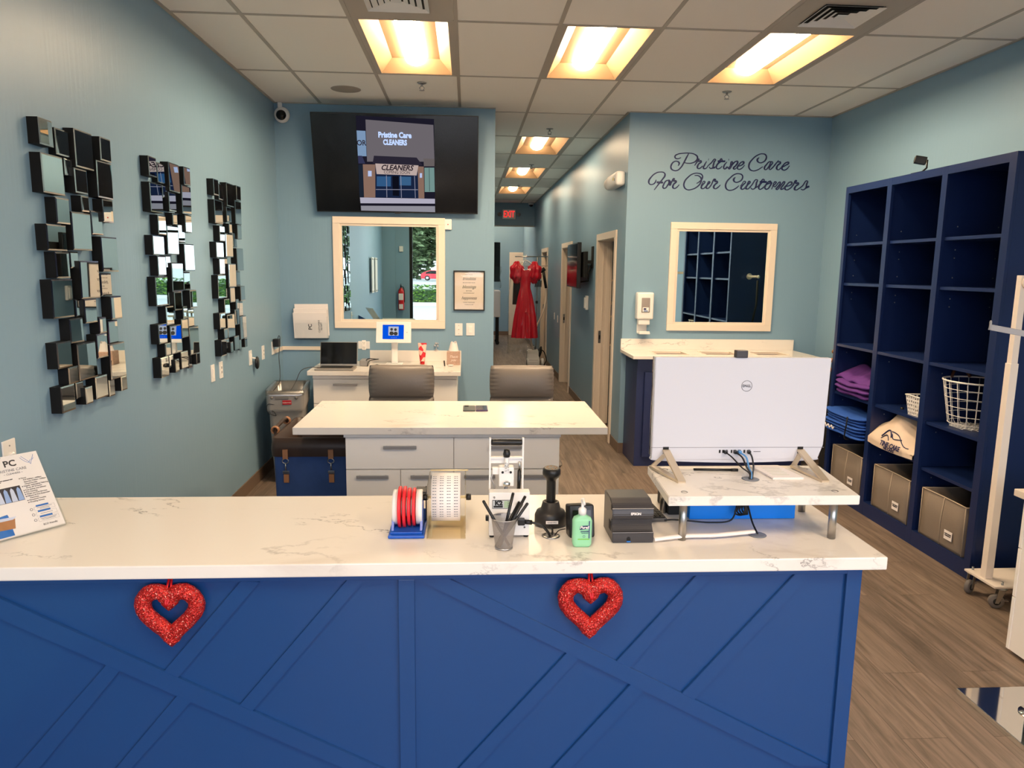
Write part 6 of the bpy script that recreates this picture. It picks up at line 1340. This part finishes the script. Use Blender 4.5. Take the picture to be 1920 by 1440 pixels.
# office glimpsed through the first doorway
t = thing('office_shelf', 'shelf with boxes glimpsed through the first hallway doorway', 'shelf', (1.9, 7.9, 0))
b = MB()
for z in (.86, 1.20, 1.35, 1.62): b.box(1.66, 2.2, 8.55, 8.95, z, z+.02)
b.box(1.64, 1.66, 8.55, 8.95, 0, 1.8).box(2.2, 2.22, 8.55, 8.95, 0, 1.8); b.done('shelf_frame', 'trim', t)
t = thing('blue_box', 'pale blue box on the shelf through the first doorway', 'box', (1.75, 8.7, 1.22))
MB().box(1.665, 2.0, 8.56, 8.8, 1.221, 1.33, .003).done('carton', mat('pale_blue_carton', (110, 140, 180), .5), t)
t = thing('dark_folders', 'dark folders standing on the lower shelf through the first doorway', 'folder', (1.8, 8.7, .88))
b = MB()
for k in range(6): b.box(1.67+.06*k, 1.72+.06*k, 8.57, 8.9, .881, 1.12+.01*(k % 3), .002)
b.done('folder_stack', mat('folder_brown', (60, 48, 42), .6), t)

# ================================================================ FRONT OF THE SHOP (seen in the mirrors)
t = thing('fire_extinguisher', 'red fire extinguisher on the blue front pier, seen in the left mirror window', 'fire extinguisher', (-1.335, YF, 1.15))
x, y, z = -1.335, YF+.07, .90
MB().lathe([(0, 0), (.055, 0), (.06, .01), (.06, .36), (.05, .40), (.025, .43), (.018, .45), (0, .45)], (x, y, z), 24).done('cylinder', 'red', t)
MB().box(x-.012, x+.012, y-.02, y+.06, z+.45, z+.50, .004).box(x-.01, x+.01, y-.02, y+.08, z+.51, z+.52).tube(spline([(x, y, z+.46), (x+.05, y, z+.45), (x+.068, y, z+.3), (x+.066, y, z+.15)], 5), .008, 6).done('valve', 'black', t)
MB().box(x-.045, x+.045, y+.045, y+.0605, z+.20, z+.33, .004).box(x-.04, x+.04, y+.045, y+.0605, z+.02, z+.12, .004).done('label', 'paper', t)
t = thing('thermostat', 'cream thermostat on the blue front pier, seen in the left mirror window', 'thermostat', (-.88, YF, 1.9))
MB().box(-1.37, -1.29, YF, YF+.03, 2.06, 2.17, .006).done('casing', 'whitep', t)
for k, yy in enumerate((.50, .02)):
    t = thing('wall_sign', ('glossy framed panel on the left wall, farther of two in the left mirror window', 'glossy framed panel on the left wall, nearer the storefront in the left mirror window')[k], 'panel', (XL, yy, 1.6), group='framed panels near the shop front')
    MB().box(XL+.03, XL+.045, yy-.14, yy+.14, 1.30, 1.92, .004).done('panel', 'white', t)
    b = MB()
    for dy_ in (-.1, .1):
        for zz in (1.33, 1.89): b.cyl((XL, yy+dy_, zz), (XL+.055, yy+dy_, zz), .012, 10)
    b.done('standoff', 'chrome', t)
struct(MB().box(-70, 70, -140, YF-.15, -.14, -.04).done('ground', mat('parking_asphalt', (158, 156, 150), .9)))
struct(MB().box(-40, 40, -21.4, -21.2, -.04, .12).box(-40, 40, -24, -21.4, -.04, .08).done('trim_4', mat('kerb_concrete', (206, 204, 196), .9)))
leafm = mat('hedge_leaf', (62, 92, 44), .6, var=(3, .5)); rn = random.Random(11)
def leaves(b, n, fn, s, mi=2):
    for k in range(n):
        p = Vector(fn()); a, c_ = rn.uniform(0, 6.28), rn.uniform(-1, 1); u = Vector((math.cos(a), math.sin(a), c_*.5)).normalized(); w_ = u.cross(Vector((rn.uniform(-1, 1), rn.uniform(-1, 1), 1))).normalized(); q = s*rn.uniform(.6, 1.3)
        b.m(rn.randrange(mi)).poly([p-u*q, p+w_*q*.5, p+u*q, p-w_*q*.5])
b = MB(); 
b.m(0).box(-17, 14, -23.1, -21.8, -.03, .72, .15)
leaves(b, 15000, lambda: (rn.uniform(-17, 14), -22.45+rn.choice((-.7, .7, .68, rn.uniform(-.6, .6))), rn.uniform(.0, .92)), .10)
o = b.done('hedge', [leafm, mat('hedge_leaf_light', (122, 160, 66), .6)], loc=(-1.5, -22.45, 0)); tag(o, 'clipped green hedge outside, seen in the left mirror window', 'hedge'); o['kind'] = 'stuff'
tm = [mat('tree_leaf', (78, 96, 60), .7), mat('tree_leaf_pale', (120, 136, 96), .7), mat('tree_branch', (120, 112, 96), .8)]
def tree(x, y, h, label):
    t = thing('tree', label, 'tree', (x, y, 0), group='trees beyond the hedge')
    b = MB().tube([(x, y, 0), (x+.1, y, h*.3), (x-.1, y, h*.75)], .18, 8, .05)
    for k in range(9): a = rn.uniform(0, 6.28); z = h*rn.uniform(.2, .65); b.tube([(x, y, z), (x+math.cos(a)*h*.2, y+math.sin(a)*h*.2, z+h*.18)], .06, 6, .02)
    b.done('trunk', tm[2], t)
    b = MB()
    def fn():
        while True:
            p = Vector((rn.uniform(-1, 1), rn.uniform(-1, 1), rn.uniform(-1, 1)))
            if .35 < p.length < 1: return (x+p.x*h*.24, y+p.y*h*.16, h*.5+p.z*h*.5)
    leaves(b, 4200, fn, .62, 2); b.done('crown', tm[:2], t)
for k, (x, y, h) in enumerate(((-13, -97, 13), (-7.5, -98, 15), (-2, -97, 14), (4, -98, 15), (11, -97, 14), (18, -98, 13), (-20, -98, 14), (-28, -97, 13))):
    tree(x, y, h, 'leafy tree across the road beyond the hedge, %s' % ('just past the tail of the red car', 'right behind the tail of the red car', 'right behind the bonnet of the red car', 'just past the bonnet of the red car', 'second past the bonnet of the red car', 'farthest past the bonnet of the red car', 'second past the tail of the red car', 'farthest past the tail of the red car')[k])
# red car
cx_, cy_ = -4.05, -86.0
t = thing('car', 'red hatchback car parked outside beyond the hedge', 'car', (cx_, cy_, 0))
redc = mat('car_red', (206, 48, 60), .25, coat=.5)
b = MB(); b.prism([(cx_-2.1, .30), (cx_+2.1, .30), (cx_+2.15, .62), (cx_+1.9, .82), (cx_+1.1, .92), (cx_+.35, 1.40), (cx_-.9, 1.45), (cx_-1.75, 1.15), (cx_-2.12, .95), (cx_-2.18, .5)], cy_-.85, cy_+.85, 'y', .05)
b.done('body', redc, t)
b = MB(); b.prism([(cx_+.95, .95), (cx_+.30, 1.33), (cx_-.85, 1.38), (cx_-1.5, 1.12), (cx_-1.5, .97)], cy_-.86, cy_+.86, 'y'); b.done('side_windows', 'bglass', t)
for x in (-1.3, 1.35):
    for s in (-1, 1): MB().lathe([(.0, -.1), (.30, -.1), (.33, -.06), (.33, .06), (.30, .1), (0, .1)], (cx_+x, cy_+s*.80, .38), 24, 'y').m(1).lathe([(0, -.105), (.2, -.105), (.2, .105), (0, .105)], (cx_+x, cy_+s*.80, .38), 16, 'y').done('wheel', ['blackm', 'steel'], t)
